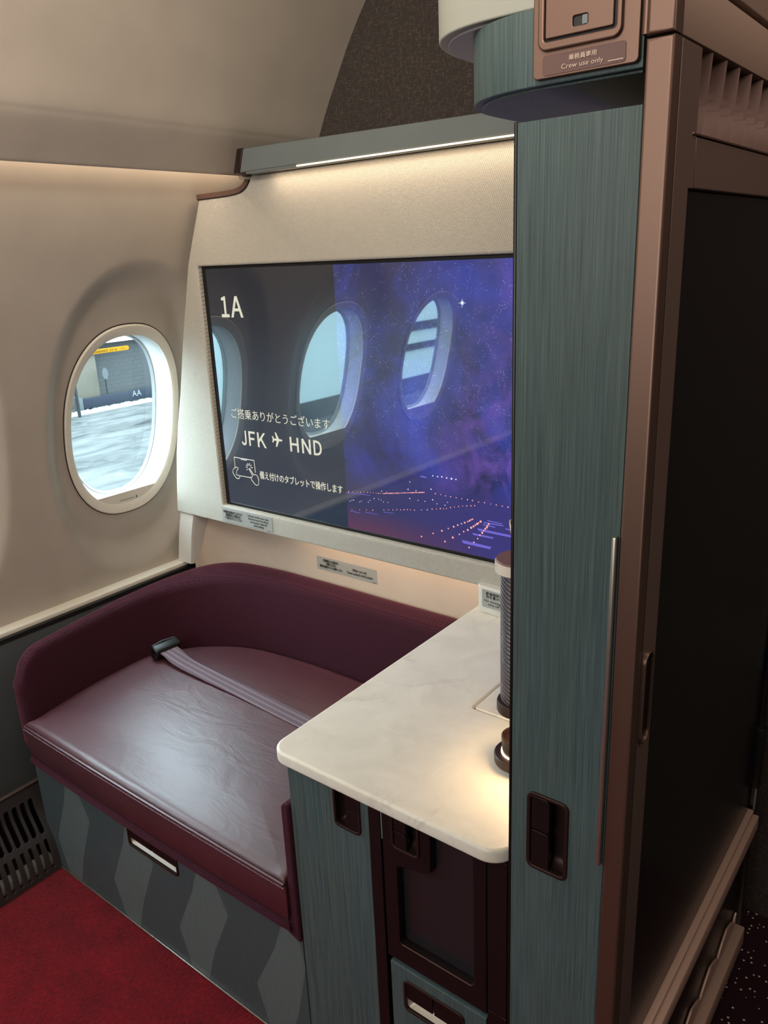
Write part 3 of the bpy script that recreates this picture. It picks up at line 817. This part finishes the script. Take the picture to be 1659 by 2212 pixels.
# ================================================================== BACK FASCIA, SURROUND, MONITOR, VALANCE
fa = thing('fascia_panel', 'beige lower fascia panel curving behind the sofa back', 'panel', (-1.4, 1.56, .5))
fp = catmull([(-1.9235, 1.452, 0), (-1.90, 1.490, 0), (-1.80, 1.545, 0), (-1.66, 1.566, 0), (-1.50, 1.570, 0), (-1.25, 1.570, 0), (-.9, 1.570, 0), (-.42, 1.570, 0)], 8)
rings = []
for i, p in enumerate(fp):
    a = fp[max(0, i-1)]; b = fp[min(len(fp)-1, i+1)]; t = (b-a).normalized(); n_ = Vector((t.y*-1, t.x, 0))*.008
    rings.append([(p.x, p.y, .50), (p.x, p.y, .80), (p.x+n_.x, p.y+n_.y, .80), (p.x+n_.x, p.y+n_.y, .50)])
loft('panel', rings, MT['panelw'], fa)
pst = loft('side_post', [[(-1.990+dx, 1.438, z), (-1.930+dx, 1.438, z), (-1.924+dx, 1.446, z), (-1.924+dx, 1.50, z), (-1.990+dx, 1.50, z)] for z, dx in ((.6045, 0), (.70, .02), (.775, .042))], MT['post'], fa)
pf = plate('placard', rr(-1.497-.012, .634, -1.272-.012, .676, .002), [], .0012, FRONT(1.5695), MT['label'], fa, .0003)
FMp = FRONT(1.5680)
text('placard_text', '離着陸時および滑走中は\nご着席できません\n着席中は座席ベルトをお締めください', -1.497, .643, -1.409, .671, FMp, MT['ink'], pf, .0003, .01)
text('placard_text', 'Inflight use only\nFasten seatbelt while seated', -1.392, .645, -1.300, .664, FMp, MT['ink'], pf, .0003)
text('placard_text', '________', -1.300, .6365, -1.287, .6375, FMp, MT['ink'], pf, .0003)

su = thing('monitor_surround', 'oatmeal woven fabric surround framing the monitor', 'surround', (-1.2, 1.45, .776))
le = [(-1.956, .776), (-1.941, .87), (-1.924, .966), (-1.899, 1.06), (-1.871, 1.148), (-1.823, 1.33), (-1.771, 1.502), (-1.745, 1.559), (-1.702, 1.652)]
jt = [(-1.702, 1.657), (-1.60, 1.658), (-1.560, 1.660), (-1.537, 1.664), (-1.521, 1.672), (-1.509, 1.684), (-1.503, 1.698)]
outl = [(-.43, .776)] + [(-.43, 1.699)] + jt[::-1] + le[::-1]
outl = outl[::-1]
plate('fabric_panel', outl, [rr(-1.733, .833, -.566, 1.494, .006, 4)], .060, FRONT(1.43), MT['weave'], su, .006, 4, 60)
# bronze J trim following the notch
def ribbon(name, pts, w, d0, d1, mat, parent):
    rings = []; n = len(pts)
    for i, p in enumerate(pts):
        a = Vector(pts[max(0, i-1)]); b = Vector(pts[min(n-1, i+1)]); t = (b-a).normalized(); nn = Vector((-t.y, t.x))
        q = Vector(p)+nn*w
        rings.append([(p[0], d0, p[1]), (q.x, d0, q.y), (q.x, d1, q.y), (p[0], d1, p[1])])
    return loft(name, rings, mat, parent, smooth=50)
jts = [(p.x, p.y) for p in catmull([(a, b, 0) for a, b in jt], 5)]
ribbon('notch_trim', jts, .0115, 1.427, 1.50, MT['browntrim'], su)
ribbon('notch_shadow_gap', [(a+.0004, b-.0022) for a, b in jts], .0025, 1.4285, 1.49, MT['seamtrim'], su)
box('trim_clip', (-1.510, 1.40, 1.688), (-1.500, 1.43, 1.6965), MT['silver'], su, .0015)
lb = plate('placard', rr(-1.741, .7835, -1.533, .8275, .002), [], .0012, FRONT(1.4288), MT['label'], su, .0003)
FMl = FRONT(1.4274)
text('placard_text', '救命胴衣は座席の下にあります\n離着陸時および滑走中は\nひじ掛けを下ろしてください', -1.732, .793, -1.652, .820, FMl, MT['ink'], lb, .0003, .01)
text('placard_text', 'Lifevest under your seat\nArmrest must be down\nduring taxi, take-off\nand landing', -1.629, .788, -1.546, .822, FMl, MT['ink'], lb, .0003)
text('placard_text', '________', -1.553, .7855, -1.538, .7862, FMl, MT['ink'], lb, .0003)
pb = plate('corner_post', round_poly([(-.869, 1.415), (-.72, 1.405), (-.72, 1.50), (-.869, 1.50)], [.014, .004, 0, 0], 6), [], .066, TOP(.787), MT['post'], su, .002)
p3 = plate('placard', rr(-.853, .7365, -.74, .7795, .002), [], .001, FRONT(0) , MT['label'], pb, .0003)
PM = Matrix.Translation((-.869, 1.4145, 0)) @ Matrix.Rotation(math.atan2(-.010, .149), 4, 'Z') @ Matrix.Translation((.869, 0, 0)) @ FRONT(-.0006)
p3.data.transform(FRONT(0).inverted()); p3.data.transform(PM)
PT = PM @ Matrix.Translation((0, 0, .0001))
text('placard_text', '離着陸時および滑走中は\n物を置かないでください', -.842, .7605, -.745, .7755, PT, MT['ink'], pb, .0003, .012)
text('placard_text', 'No stowage during taxi,\ntake-off and landing', -.846, .7415, -.750, .7565, PT, MT['ink'], pb, .0003)

mo = thing('monitor', 'large lit monitor showing a starry night runway and seat number', 'monitor', (-1.15, 1.46, .83))
plate('bezel', rr(-1.7325, .8335, -.566, 1.4935, .005), [rr(SX0+.012, SZ0+.004, SX1, SZ1-.003, .003)], .03, FRONT(1.4435), MT['black'], mo, .001)
scr = box('screen', (SX0-.001, SY, SZ0-.001), (SX1+.001, SY+.02, SZ1+.001), MT['screen'], mo, 0)
tag(scr, 'glossy display, slate on the left and violet stars on the right')
FS = FRONT(SY-.0004)
TX = MT['text']
text('seat_number', '１', -1.671, 1.363, -1.641, 1.417, FS, TX, scr, bold=.020)
text('seat_letter', 'Ａ', -1.634, 1.363, -1.588, 1.417, FS, TX, scr, bold=.016)
text('greeting_text', 'ご搭乗ありがとうございます', -1.673, 1.092, -1.311, 1.120, FS, TX, scr, bold=-.006)
for ch, u0, v0, u1 in (('Ｊ', -1.642, 1.018, -1.622), ('Ｆ', -1.612, 1.019, -1.587), ('Ｋ', -1.578, 1.019, -1.545)):
    text('origin_letter', ch, u0, v0, u1, 1.060, FS, TX, scr, bold=.014)
for ch, u0, u1 in (('Ｈ', -1.455, -1.424), ('Ｎ', -1.412, -1.381), ('Ｄ', -1.371, -1.343)):
    text('destination_letter', ch, u0, 1.021, u1, 1.060, FS, TX, scr, bold=.014)
text('instruction_text', '備え付けのタブレットで操作します', -1.582, .929, -1.281, .952, FS, TX, scr, bold=.006)
def plane_icon():
    h = [(1.0, 0), (.93, .10), (.78, .13), (.42, .14), (-.02, .95), (-.22, .95), (-.0, .14), (-.42, .13), (-.62, .42), (-.78, .42), (-.66, .0)]
    P = h + [(a, -b) for a, b in h[::-1][1:]]
    cx, cz, s = -1.504, 1.047, .0205
    return plate('plane_symbol', [(cx+a*s*1.05, cz+b*s) for a, b in P], [], .0004, FS @ Matrix.Translation((0, 0, .0004)), TX, scr, .00005)
plane_icon()
def tablet_icon():
    bm = bmesh.new(); yy = SY-.0006; r = .0009
    T = lambda pts, closed=False: tube_bm(bm, [(a, yy, b) for a, b in pts], r, 5, closed)
    T([(-1.6805, .946), (-1.681, .9785), (-1.600, .9785), (-1.599, .944)])
    T([(-1.680, .930), (-1.674, .9265), (-1.621, .9265)])
    T([(-1.653, .9755), (-1.629, .9755)])
    T([(-1.670, .9440), (-1.668, .9485), (-1.674, .9500), (-1.681, .9485), (-1.690, .942), (-1.693, .933), (-1.688, .925), (-1.680, .917), (-1.670, .9165), (-1.664, .9245)])
    T([(-1.670, .9440), (-1.675, .941), (-1.677, .933)])
    T([(-1.6235, .952), (-1.6205, .953), (-1.606, .936), (-1.599, .939), (-1.591, .934), (-1.588, .924), (-1.590, .912), (-1.597, .907), (-1.606, .910), (-1.617, .921), (-1.620, .929), (-1.615, .928), (-1.611, .933), (-1.6235, .952)])
    for a in range(7):
        t = PI*.05+a*PI*.19; T([(-1.622+.007*math.cos(t), .955+.007*math.sin(t)), (-1.622+.0135*math.cos(t), .955+.0135*math.sin(t))])
    from_bm('tablet_symbol', bm, TX, scr)
tablet_icon()
DOTS = [[[-1.039, 0.86], [-1.005, 0.874], [-0.98, 0.885], [-0.962, 0.894], [-0.947, 0.901], [-0.936, 0.907], [-0.926, 0.912], [-0.917, 0.916], [-0.909, 0.92], [-0.904, 0.923], [-0.9, 0.926], [-0.896, 0.928]],
 [[-0.972, 0.86], [-0.95, 0.874], [-0.932, 0.885], [-0.92, 0.894], [-0.909, 0.9], [-0.9, 0.907], [-0.894, 0.911], [-0.889, 0.915], [-0.884, 0.919], [-0.88, 0.922], [-0.875, 0.926]],
 [[-0.906, 0.858], [-0.893, 0.873], [-0.883, 0.884], [-0.877, 0.893], [-0.871, 0.9], [-0.867, 0.906], [-0.863, 0.911], [-0.859, 0.915], [-0.857, 0.919], [-0.854, 0.924]],
 [[-1.253, 0.892], [-1.228, 0.896], [-1.205, 0.9], [-1.185, 0.902], [-1.15, 0.908], [-1.135, 0.911], [-1.122, 0.913], [-1.11, 0.916], [-1.098, 0.917], [-1.088, 0.919], [-1.078, 0.921], [-1.069, 0.922], [-1.057, 0.923], [-1.037, 0.927], [-1.02, 0.93], [-1.006, 0.934], [-0.994, 0.936], [-0.983, 0.939], [-0.974, 0.94], [-0.966, 0.942], [-.955, .946], [-.944, .949], [-.933, .952], [-.922, .955], [-.911, .957], [-.900, .959], [-.890, .961]],
 [[-0.996, 0.973], [-0.981, 0.973], [-0.968, 0.972], [-0.954, 0.972], [-0.939, 0.972], [-0.924, 0.972], [-0.909, 0.972], [-0.896, 0.972], [-0.88, 0.971], [-0.865, 0.972], [-0.849, 0.971], [-0.835, 0.971], [-0.82, 0.971], [-0.806, 0.971]],
 [[-1.261, 0.939], [-1.247, 0.94], [-1.233, 0.942], [-1.222, 0.943], [-1.21, 0.945], [-1.199, 0.946], [-1.19, 0.947], [-1.181, 0.948], [-1.172, 0.948], [-1.165, 0.949], [-1.158, 0.95]],
 [[-1.258, 0.914], [-1.252, 0.917], [-1.246, 0.919], [-1.226, 0.917], [-1.221, 0.92], [-1.198, 0.921], [-1.193, 0.926], [-1.179, 0.933], [-1.165, 0.934], [-1.157, 0.933], [-1.15, 0.929], [-1.136, 0.93], [-1.154, 0.956], [-1.139, 0.955], [-1.074, 0.972], [-1.07, 0.95], [-1.046, 0.949], [-1.026, 0.95], [-0.992, 0.949], [-0.97, 0.949], [-0.963, 0.957], [-1.004, 0.957], [-1.008, 0.982], [-1.068, 0.991], [-1.051, 0.972]],
 [[-1.002, 1.015], [-0.989, 1.015], [-0.977, 1.016], [-0.964, 1.015], [-0.951, 1.015], [-0.939, 1.015]]]
DOTS[5] += [[-1.15+.0035*k, .9505+.0006*k] for k in range(36)]
def dots(name, row, mat, rad):
    v, f = [], []
    for x, z in row:
        n = len(v); r = rad*(.75+.5*random.random())
        v += [(x+r*math.cos(a), SY-.0005, z+r*math.sin(a)) for a in [2*PI*k/8 for k in range(8)]]; f.append(tuple(range(n, n+8)))
    from_py(name, v, f, mat, scr, 0)
for row in DOTS[:3]:
    for q in row: dots('runway_light', [q], MT['dotpink'], .0023)
for row in DOTS[3:6]:
    for q in row: dots('taxiway_light', [q], MT['dotpink'], .0013)
for q in DOTS[6]: dots('city_light', [q], MT['dotwhite'], .0014)
for q in DOTS[7]: dots('tower_light', [q], MT['dotwhite'], .0022)
BARS = [((-.857, .931), (-.821, .930), .0012), ((-.866, .925), (-.818, .926), .0014), ((-.869, .920), (-.838, .919), .0012), ((-.881, .906), (-.780, .905), .0028), ((-.895, .893), (-.844, .893), .0022), ((-.922, .869), (-.851, .868), .0036), ((-.811, .920), (-.78, .919), .0014),
        ((-1.269, .935), (-1.19, .940), .0007), ((-1.26, .888), (-1.225, .888), .0006), ((-1.21, .893), (-1.17, .893), .0006), ((-1.15, .903), (-1.12, .905), .0006), ((-1.036, 1.009), (-1.021, 1.009), .0018)]
for (a, b), (c, d), h in BARS:
    from_py('runway_bar', [(a, SY-.0004, b-h), (c, SY-.0004, d-h), (c+h, SY-.0004, d+h*.7), (a-h, SY-.0004, b+h)], [(0, 1, 2, 3)], MT['barblue'], scr, 0)
v = []
for k in range(16):
    a = PI*k/8; r = (.010 if k % 4 == 0 else .006) if k % 2 == 0 else .0022; v.append((-.917+r*math.cos(a), SY-.0005, 1.400+r*math.sin(a)))
from_py('bright_star', v, [tuple(range(16))], MT['star'], scr, 0)

va = thing('valance', 'grey slanted valance with a reading light strip above the monitor', 'valance', (-.95, 1.44, 1.70))
plate('body', [(-1.489, 1.700), (-.42, 1.700), (-.42, 1.737), (-1.471, 1.750)], [], .115, FRONT(1.385), MT['grey'], va, .0025, 3)
plate('end_cap', [(-1.510, 1.6995), (-1.4895, 1.6995), (-1.4715, 1.751), (-1.491, 1.751)], [], .115, FRONT(1.384), MT['bronze_dk'], va, .002)
box('lower_lip', (-1.47, 1.386, 1.6945), (-.42, 1.41, 1.7005), MT['grey'], va, .002)
box('light_strip', (-1.306, 1.384, 1.6955), (-.42, 1.395, 1.6985), MT['ledstrip'], va, .001)

# ================================================================== WARDROBE PILLAR
wd = thing('wardrobe', 'tall narrow teal wood grain wardrobe with a recessed latch', 'wardrobe', (-.35, 1.0, 0))
plate('door', [(-.411, 0), (-.2872, 0), (-.2872, 1.617), (-.411, 1.617)], [rr(-.3845, .751, -.3355, .859, .008)], .018, FRONT(.75), MT['wood'], wd, .0012)
box('edge_trim', (-.4145, .7495, 0), (-.4112, .768, 1.618), MT['black'], wd, .0008)
latch(wd, -.388, .748, -.332, .8625, .75, 'vl')
boxes('carcass', [((-.413, .769, 0), (-.405, 1.40, 1.616)), ((-.404, .769, 1.60), (-.2915, 1.40, 1.616)), ((-.404, 1.39, 0), (-.2915, 1.40, 1.60))], MT['bronze_dk'], wd, .0005)
box('door_stop', (-.2935, .742, .80), (-.2885, .7498, 1.215), MT['silver'], wd, .0018)

# overhead locker and shroud
def super_end(x1, y0, cx, rx, cyy, ry, e=2.5, yb=1.2, n=18):
    pts = [(x1, yb), (x1, y0)]
    pts = []
    for k in range(n+1):
        t = PI/2*k/n; c, s = math.cos(t), math.sin(t)
        pts.append((cx-rx*s**(2/e), cyy-ry*c**(2/e)))
    return [(x1, pts[0][1])]+pts+[(cx-rx, yb), (x1, yb)]
ol = thing('overhead_locker', 'teal grained overhead box with a bronze crew access panel', 'locker', (-.42, .94, 1.65))
LY0 = .770
plate('body', super_end(-.297, LY0, -.392, .130, .911, .141), [], .067, TOP(1.7165), MT['wood'], ol, .0015)
plate('underside', super_end(-.300, LY0+.006, -.392, .121, .911, .132), [], .004, TOP(1.6512), MT['wood'], ol, .0012)
cw = thing('overhead_shroud', 'pale grey rounded shroud above the teal overhead box', 'shroud', (-.47, .94, 1.7175))
plate('body', super_end(-.2965, .781, -.449, .124, .925, .144), [], .42, TOP(2.139), MT['cowl'], cw, .002)
plate('underside', super_end(-.300, .788, -.449, .115, .925, .134), [], .003, TOP(1.7195), MT['lav'], cw, .001)
# crew panel
LK = 1.108
def lk(u0, v0, u1, v1): return (u0*LK, 1.5+(v0-1.5)*LK, u1*LK, 1.5+(v1-1.5)*LK)
cr = plate('access_panel', rr(*lk(-.363, 1.6385, -.2695, 1.80), .005), [], .006, FRONT(.7635), MT['bronze'], ol, .001)
tag(cr, 'bronze crew access panel')
plate('door_frame', rr(*lk(-.357, 1.6585, -.283, 1.79), .009), [rr(*lk(-.351, 1.6655, -.288, 1.784), .003)], .006, FRONT(.7590), MT['bronze'], cr, .0018, 3)
plate('panel_gap', rr(*lk(-.352, 1.664, -.287, 1.786), .003), [], .001, FRONT(.7630), MT['seamtrim'], cr, .0003)
plate('flap', rr(*lk(-.3503, 1.6675, -.2905, 1.783), .002), [rr(*lk(-.3255, 1.6728, -.3125, 1.6802), .0015)], .003, FRONT(.7600), MT['bronze'], cr, .001)
plate('latch_window', rr(*lk(-.3262, 1.6722, -.3118, 1.6808), .001), [], .001, FRONT(.7622), MT['black'], cr, .0002)
plate('slide_button', rr(*lk(-.3175, 1.6731, -.3128, 1.6799), .0008), [], .001, FRONT(.7606), MT['gasket'], cr, .0002)
pc = plate('placard', rr(*lk(-.3535, 1.6405, -.280, 1.6558), .003), [], .0006, FRONT(.7627), MT['crewlabel'], cr, .0002)
FC = FRONT(.7620)
text('placard_text', '乗務員専用', *lk(-.3290, 1.6488, -.3045, 1.6532), FC, MT['paleink'], pc, .0002, .01)
text('placard_text', 'Crew use only', *lk(-.3355, 1.6420, -.2985, 1.6470), FC, MT['paleink'], pc, .0002)
text('placard_text', '____', *lk(-.2945, 1.6424, -.2815, 1.6432), FC, MT['paleink'], pc, .0002)

# ================================================================== SUITE PARTITION ON THE AISLE
XW = -.262
pa = thing('suite_partition', 'dark lacquered suite wall facing the aisle with bronze rails and slats', 'partition', (-.275, 1.1, 0))
plate('corner_trim', [(-.2865, 0), (-.262, 0), (-.262, 1.667), (-.2865, 1.667)], [], .02, FRONT(.747), MT['bronze'], pa, .003, 3)
plate('corner_trim', [(-.2865, 1.669), (-.262, 1.669), (-.262, 1.80), (-.2865, 1.80)], [], .02, FRONT(.747), MT['bronze'], pa, .003, 3)
tube('pull_rod', [(-.2905, .757, 1.672), (-.2905, .757, 1.80)], .0035, MT['bronze'], pa, 12)
hs = rr(.756, .962, .782, 1.078, .0125, 8)
plate('stile', [(.768, .4105), (.8083, .4105), (.8083, 1.5485), (.8222, 1.5485), (.8222, 1.667), (.768, 1.667)], [], .02, SIDE(XW), MT['stile'], pa, .0008)
def slot():
    o = plate('pull_slot', rr(.7685, .962, .794, 1.076, .0122, 8), [rr(.7705, .964, .792, 1.074, .0105, 8)], .008, SIDE(XW+.004), MT['bronze'], pa, .0008)
    plate('slot_cavity', rr(.770, .9635, .7925, 1.0745, .011, 8), [], .001, SIDE(XW+.0008), MT['black'], o, .0002)
slot()
plate('lower_rail', [(.8228, 1.5485), (1.483, 1.5485), (1.483, 1.594), (.8228, 1.594)], [], .02, SIDE(XW), MT['stile'], pa, .002)
box('rail_cap', (-.285, .81, 1.5945), (-.2605, 1.49, 1.5965), MT['bronze'], pa, .0005)
box('top_band', (-.285, .768, 1.6690), (-.262, 1.60, 1.7165), MT['band'], pa, .001)
box('upper_panel', (-.285, .768, 1.7235), (-.262, 1.60, 2.25), MT['band'], pa, .002)
box('shadow_gap', (-.284, .77, 1.7166), (-.272, 1.60, 1.7234), MT['black'], pa, 0)
def slats():
    k = 0; y = .842
    first = None
    rnd = random.Random(3)
    while y < 1.50:
        rings = []
        z0, z1 = 1.597, 1.668
        for j in range(9):
            t = j/8; z = z0+(z1-z0)*t; a = math.radians(34+38*t); w = .0105
            c, s = math.cos(a), math.sin(a); cyy = y+.010*t
            rings.append([(-.2745-s*w, cyy-c*w, z), (-.2745-s*w+.0015, cyy-c*w+.0015, z), (-.2745+s*w+.0015, cyy+c*w+.0015, z), (-.2745+s*w, cyy+c*w, z)])
        loft('slat', rings, MT['browntrim'], pa, smooth=50); y += .046; k += 1
slats()
plate('vent_backing', [(.82, 1.596), (1.49, 1.596), (1.49, 1.668), (.82, 1.668)], [], .002, SIDE(-.2865), MT['darker'], pa, .0003)
plate('door_leaf', [(.8085, .41), (1.478, .41), (1.478, 1.548), (.8085, 1.548)], [], .01, SIDE(XW-.009), MT['gloss'], pa, .0006)
box('edge_strip', (-.2640, 1.4795, .72), (-.2605, 1.483, 1.53), MT['gasket'], pa, .0005)
box('edge_strip', (-.2640, 1.4795, .41), (-.2605, 1.483, .46), MT['gasket'], pa, .0005)
box('hinge', (-.275, 1.470, .465), (-.256, 1.490, .60), MT['black'], pa, .002)
box('end_post', (-.286, 1.4835, .0), (-.262, 1.505, 1.72), MT['darker'], pa, .001)
box('door_sill', (-.285, .768, .402), (-.261, 1.478, .4095), MT['rail'], pa, .0008)
box('guide_rail', (-.285, .768, .362), (-.252, 1.488, .394), MT['rail'], pa, .002)
box('kick_panel', (-.286, .768, .0), (-.272, 1.49, .40), MT['darker'], pa, .001)
box('foot_rail', (-.285, .768, .066), (-.252, 1.485, .112), MT['rail'], pa, .003)
def scallop():
    lo, hi = [], []
    y = .78
    while y < 1.46:
        t = ((y-.78) % .11)/.11; hi.append((y, .150+.030*(1-abs(2*t-1))**.6)); y += .0055
    return plate('rail_reflection_strip', [(.78, .138), (1.46, .138)]+hi[::-1], [], .004, SIDE(-.266), MT['rail'], pa, .0008)  # wavy strip modelled in place of a reflection beside the foot rail
scallop()

# ================================================================== OUTSIDE
GZ = -5.0
tar = from_py('ground', [(-45, -60, GZ), (-2.3, -60, GZ), (-2.3, 90, GZ), (-45, 90, GZ)], [(0, 1, 2, 3)], MT['tarmac'], None, 0); tag(tar, 'slushy grey airport apron outside the window', 'ground', kind='structure')
tb = thing('terminal_building', 'grey block terminal wall with a pale pillar beyond the window', 'building', (-36.5, 25, GZ))
box('block_wall', (-37, -30, GZ), (-36.3, 70, -2.05), MT['block'], tb, 0)
box('pillar', (-36.3, 20.6, GZ), (-35.7, 22.45, -2.35), MT['concrete'], tb, .02)
box('soffit', (-37.2, -30, -2.05), (-35.8, 70, 4), MT['fascia'], tb, 0)
cs = thing('clearance_sign', 'long yellow height clearance bar across the building', 'sign', (-35.55, 22.8, -2.5))
plate('board', rr(21.2, -2.50, 24.35, -2.275, .10, 8), [], .05, SIDE(-35.52), MT['yellow'], cs, .01)
text('clearance_text', "CLEARANCE", 22.25, -2.45, 23.10, -2.34, SIDE(-35.515), MT['signink'], cs, .004)
text('clearance_text', "12'-6", 23.22, -2.45, 23.62, -2.34, SIDE(-35.515), MT['signink'], cs, .004)
for y0 in (23.85, 23.94, 24.03): text('stroke', '/', y0, -2.43, y0+.06, -2.35, SIDE(-35.515), MT['signink'], cs, .004)
sg = thing('traffic_sign', 'round sign seen from behind on a thin post', 'sign', (-35.2, 22.55, GZ))
tube('post', [(-35.24, 22.55, GZ), (-35.24, 22.55, -3.2)], .035, MT['pole'], sg)
plate('disc', [(22.55+.17*math.cos(a), -3.45+.30*math.sin(a)) for a in [PI/8+PI/4*k for k in range(8)]], [], .02, SIDE(-35.17), MT['signgrey'], sg, .002)
ba = thing('barrier', 'low grey blast barrier marked with two white letters', 'barrier', (-34.7, 24, GZ))
box('wall', (-34.9, 20.75, -4.90), (-34.6, 34, -4.43), MT['barrier'], ba, .02)
for k in range(6): box('foot', (-34.88, 20.9+k*2.2, GZ), (-34.65, 21.3+k*2.2, -4.9), MT['barrier'], ba, .005)
box('end_post', (-34.95, 20.52, GZ), (-34.55, 20.74, -4.33), MT['signgrey'], ba, .01)
for y0 in (23.53, 23.80): text('letter', 'A', y0, -4.71, y0+.26, -4.43, SIDE(-34.595), MT['mark'], ba, .004)
hg = thing('hangar', 'pale hangar with dark bands across the apron, mirrored in the screen', 'building', (-24, -27, GZ))
box('hangar_wall', (-26, -48, -4.2), (-23, -14, 5), MT['hangar'], hg, 0)
box('plinth', (-26, -48, GZ), (-22.95, -14, -4.2), MT['pole'], hg, 0)
box('door_band', (-23.0, -48, -2.0), (-22.9, -25, -1.6), MT['pole'], hg, 0)
box('door_band', (-23.0, -48, -2.9), (-22.9, -25, -2.6), MT['pole'], hg, 0)
po2 = tube('pole', [(-33.5, 19.83, GZ), (-33.52, 19.81, -2.0)], .075, MT['pole'], None); tag(po2, 'leaning grey pole at the left edge of the window view', 'pole')
def snow():
    rnd = random.Random(5); v, f = [], []; ny, nx = 220, 5
    for i in range(ny+1):
        y = 14+24*i/ny
        for j in range(nx+1):
            t = j/nx; h = math.sin(PI*t)*(.10+.10*rnd.random())
            v.append((-34.55+.7*t+.05*rnd.random(), y, GZ-.01+h))
    for i in range(ny):
        for j in range(nx): a = i*(nx+1)+j; f.append((a, a+1, a+nx+2, a+nx+1))
    o = from_py('snow_bank', v, f, MT['snow'], None, 80); tag(o, 'ragged line of ploughed snow along the barrier', 'snow', kind='stuff')
snow()
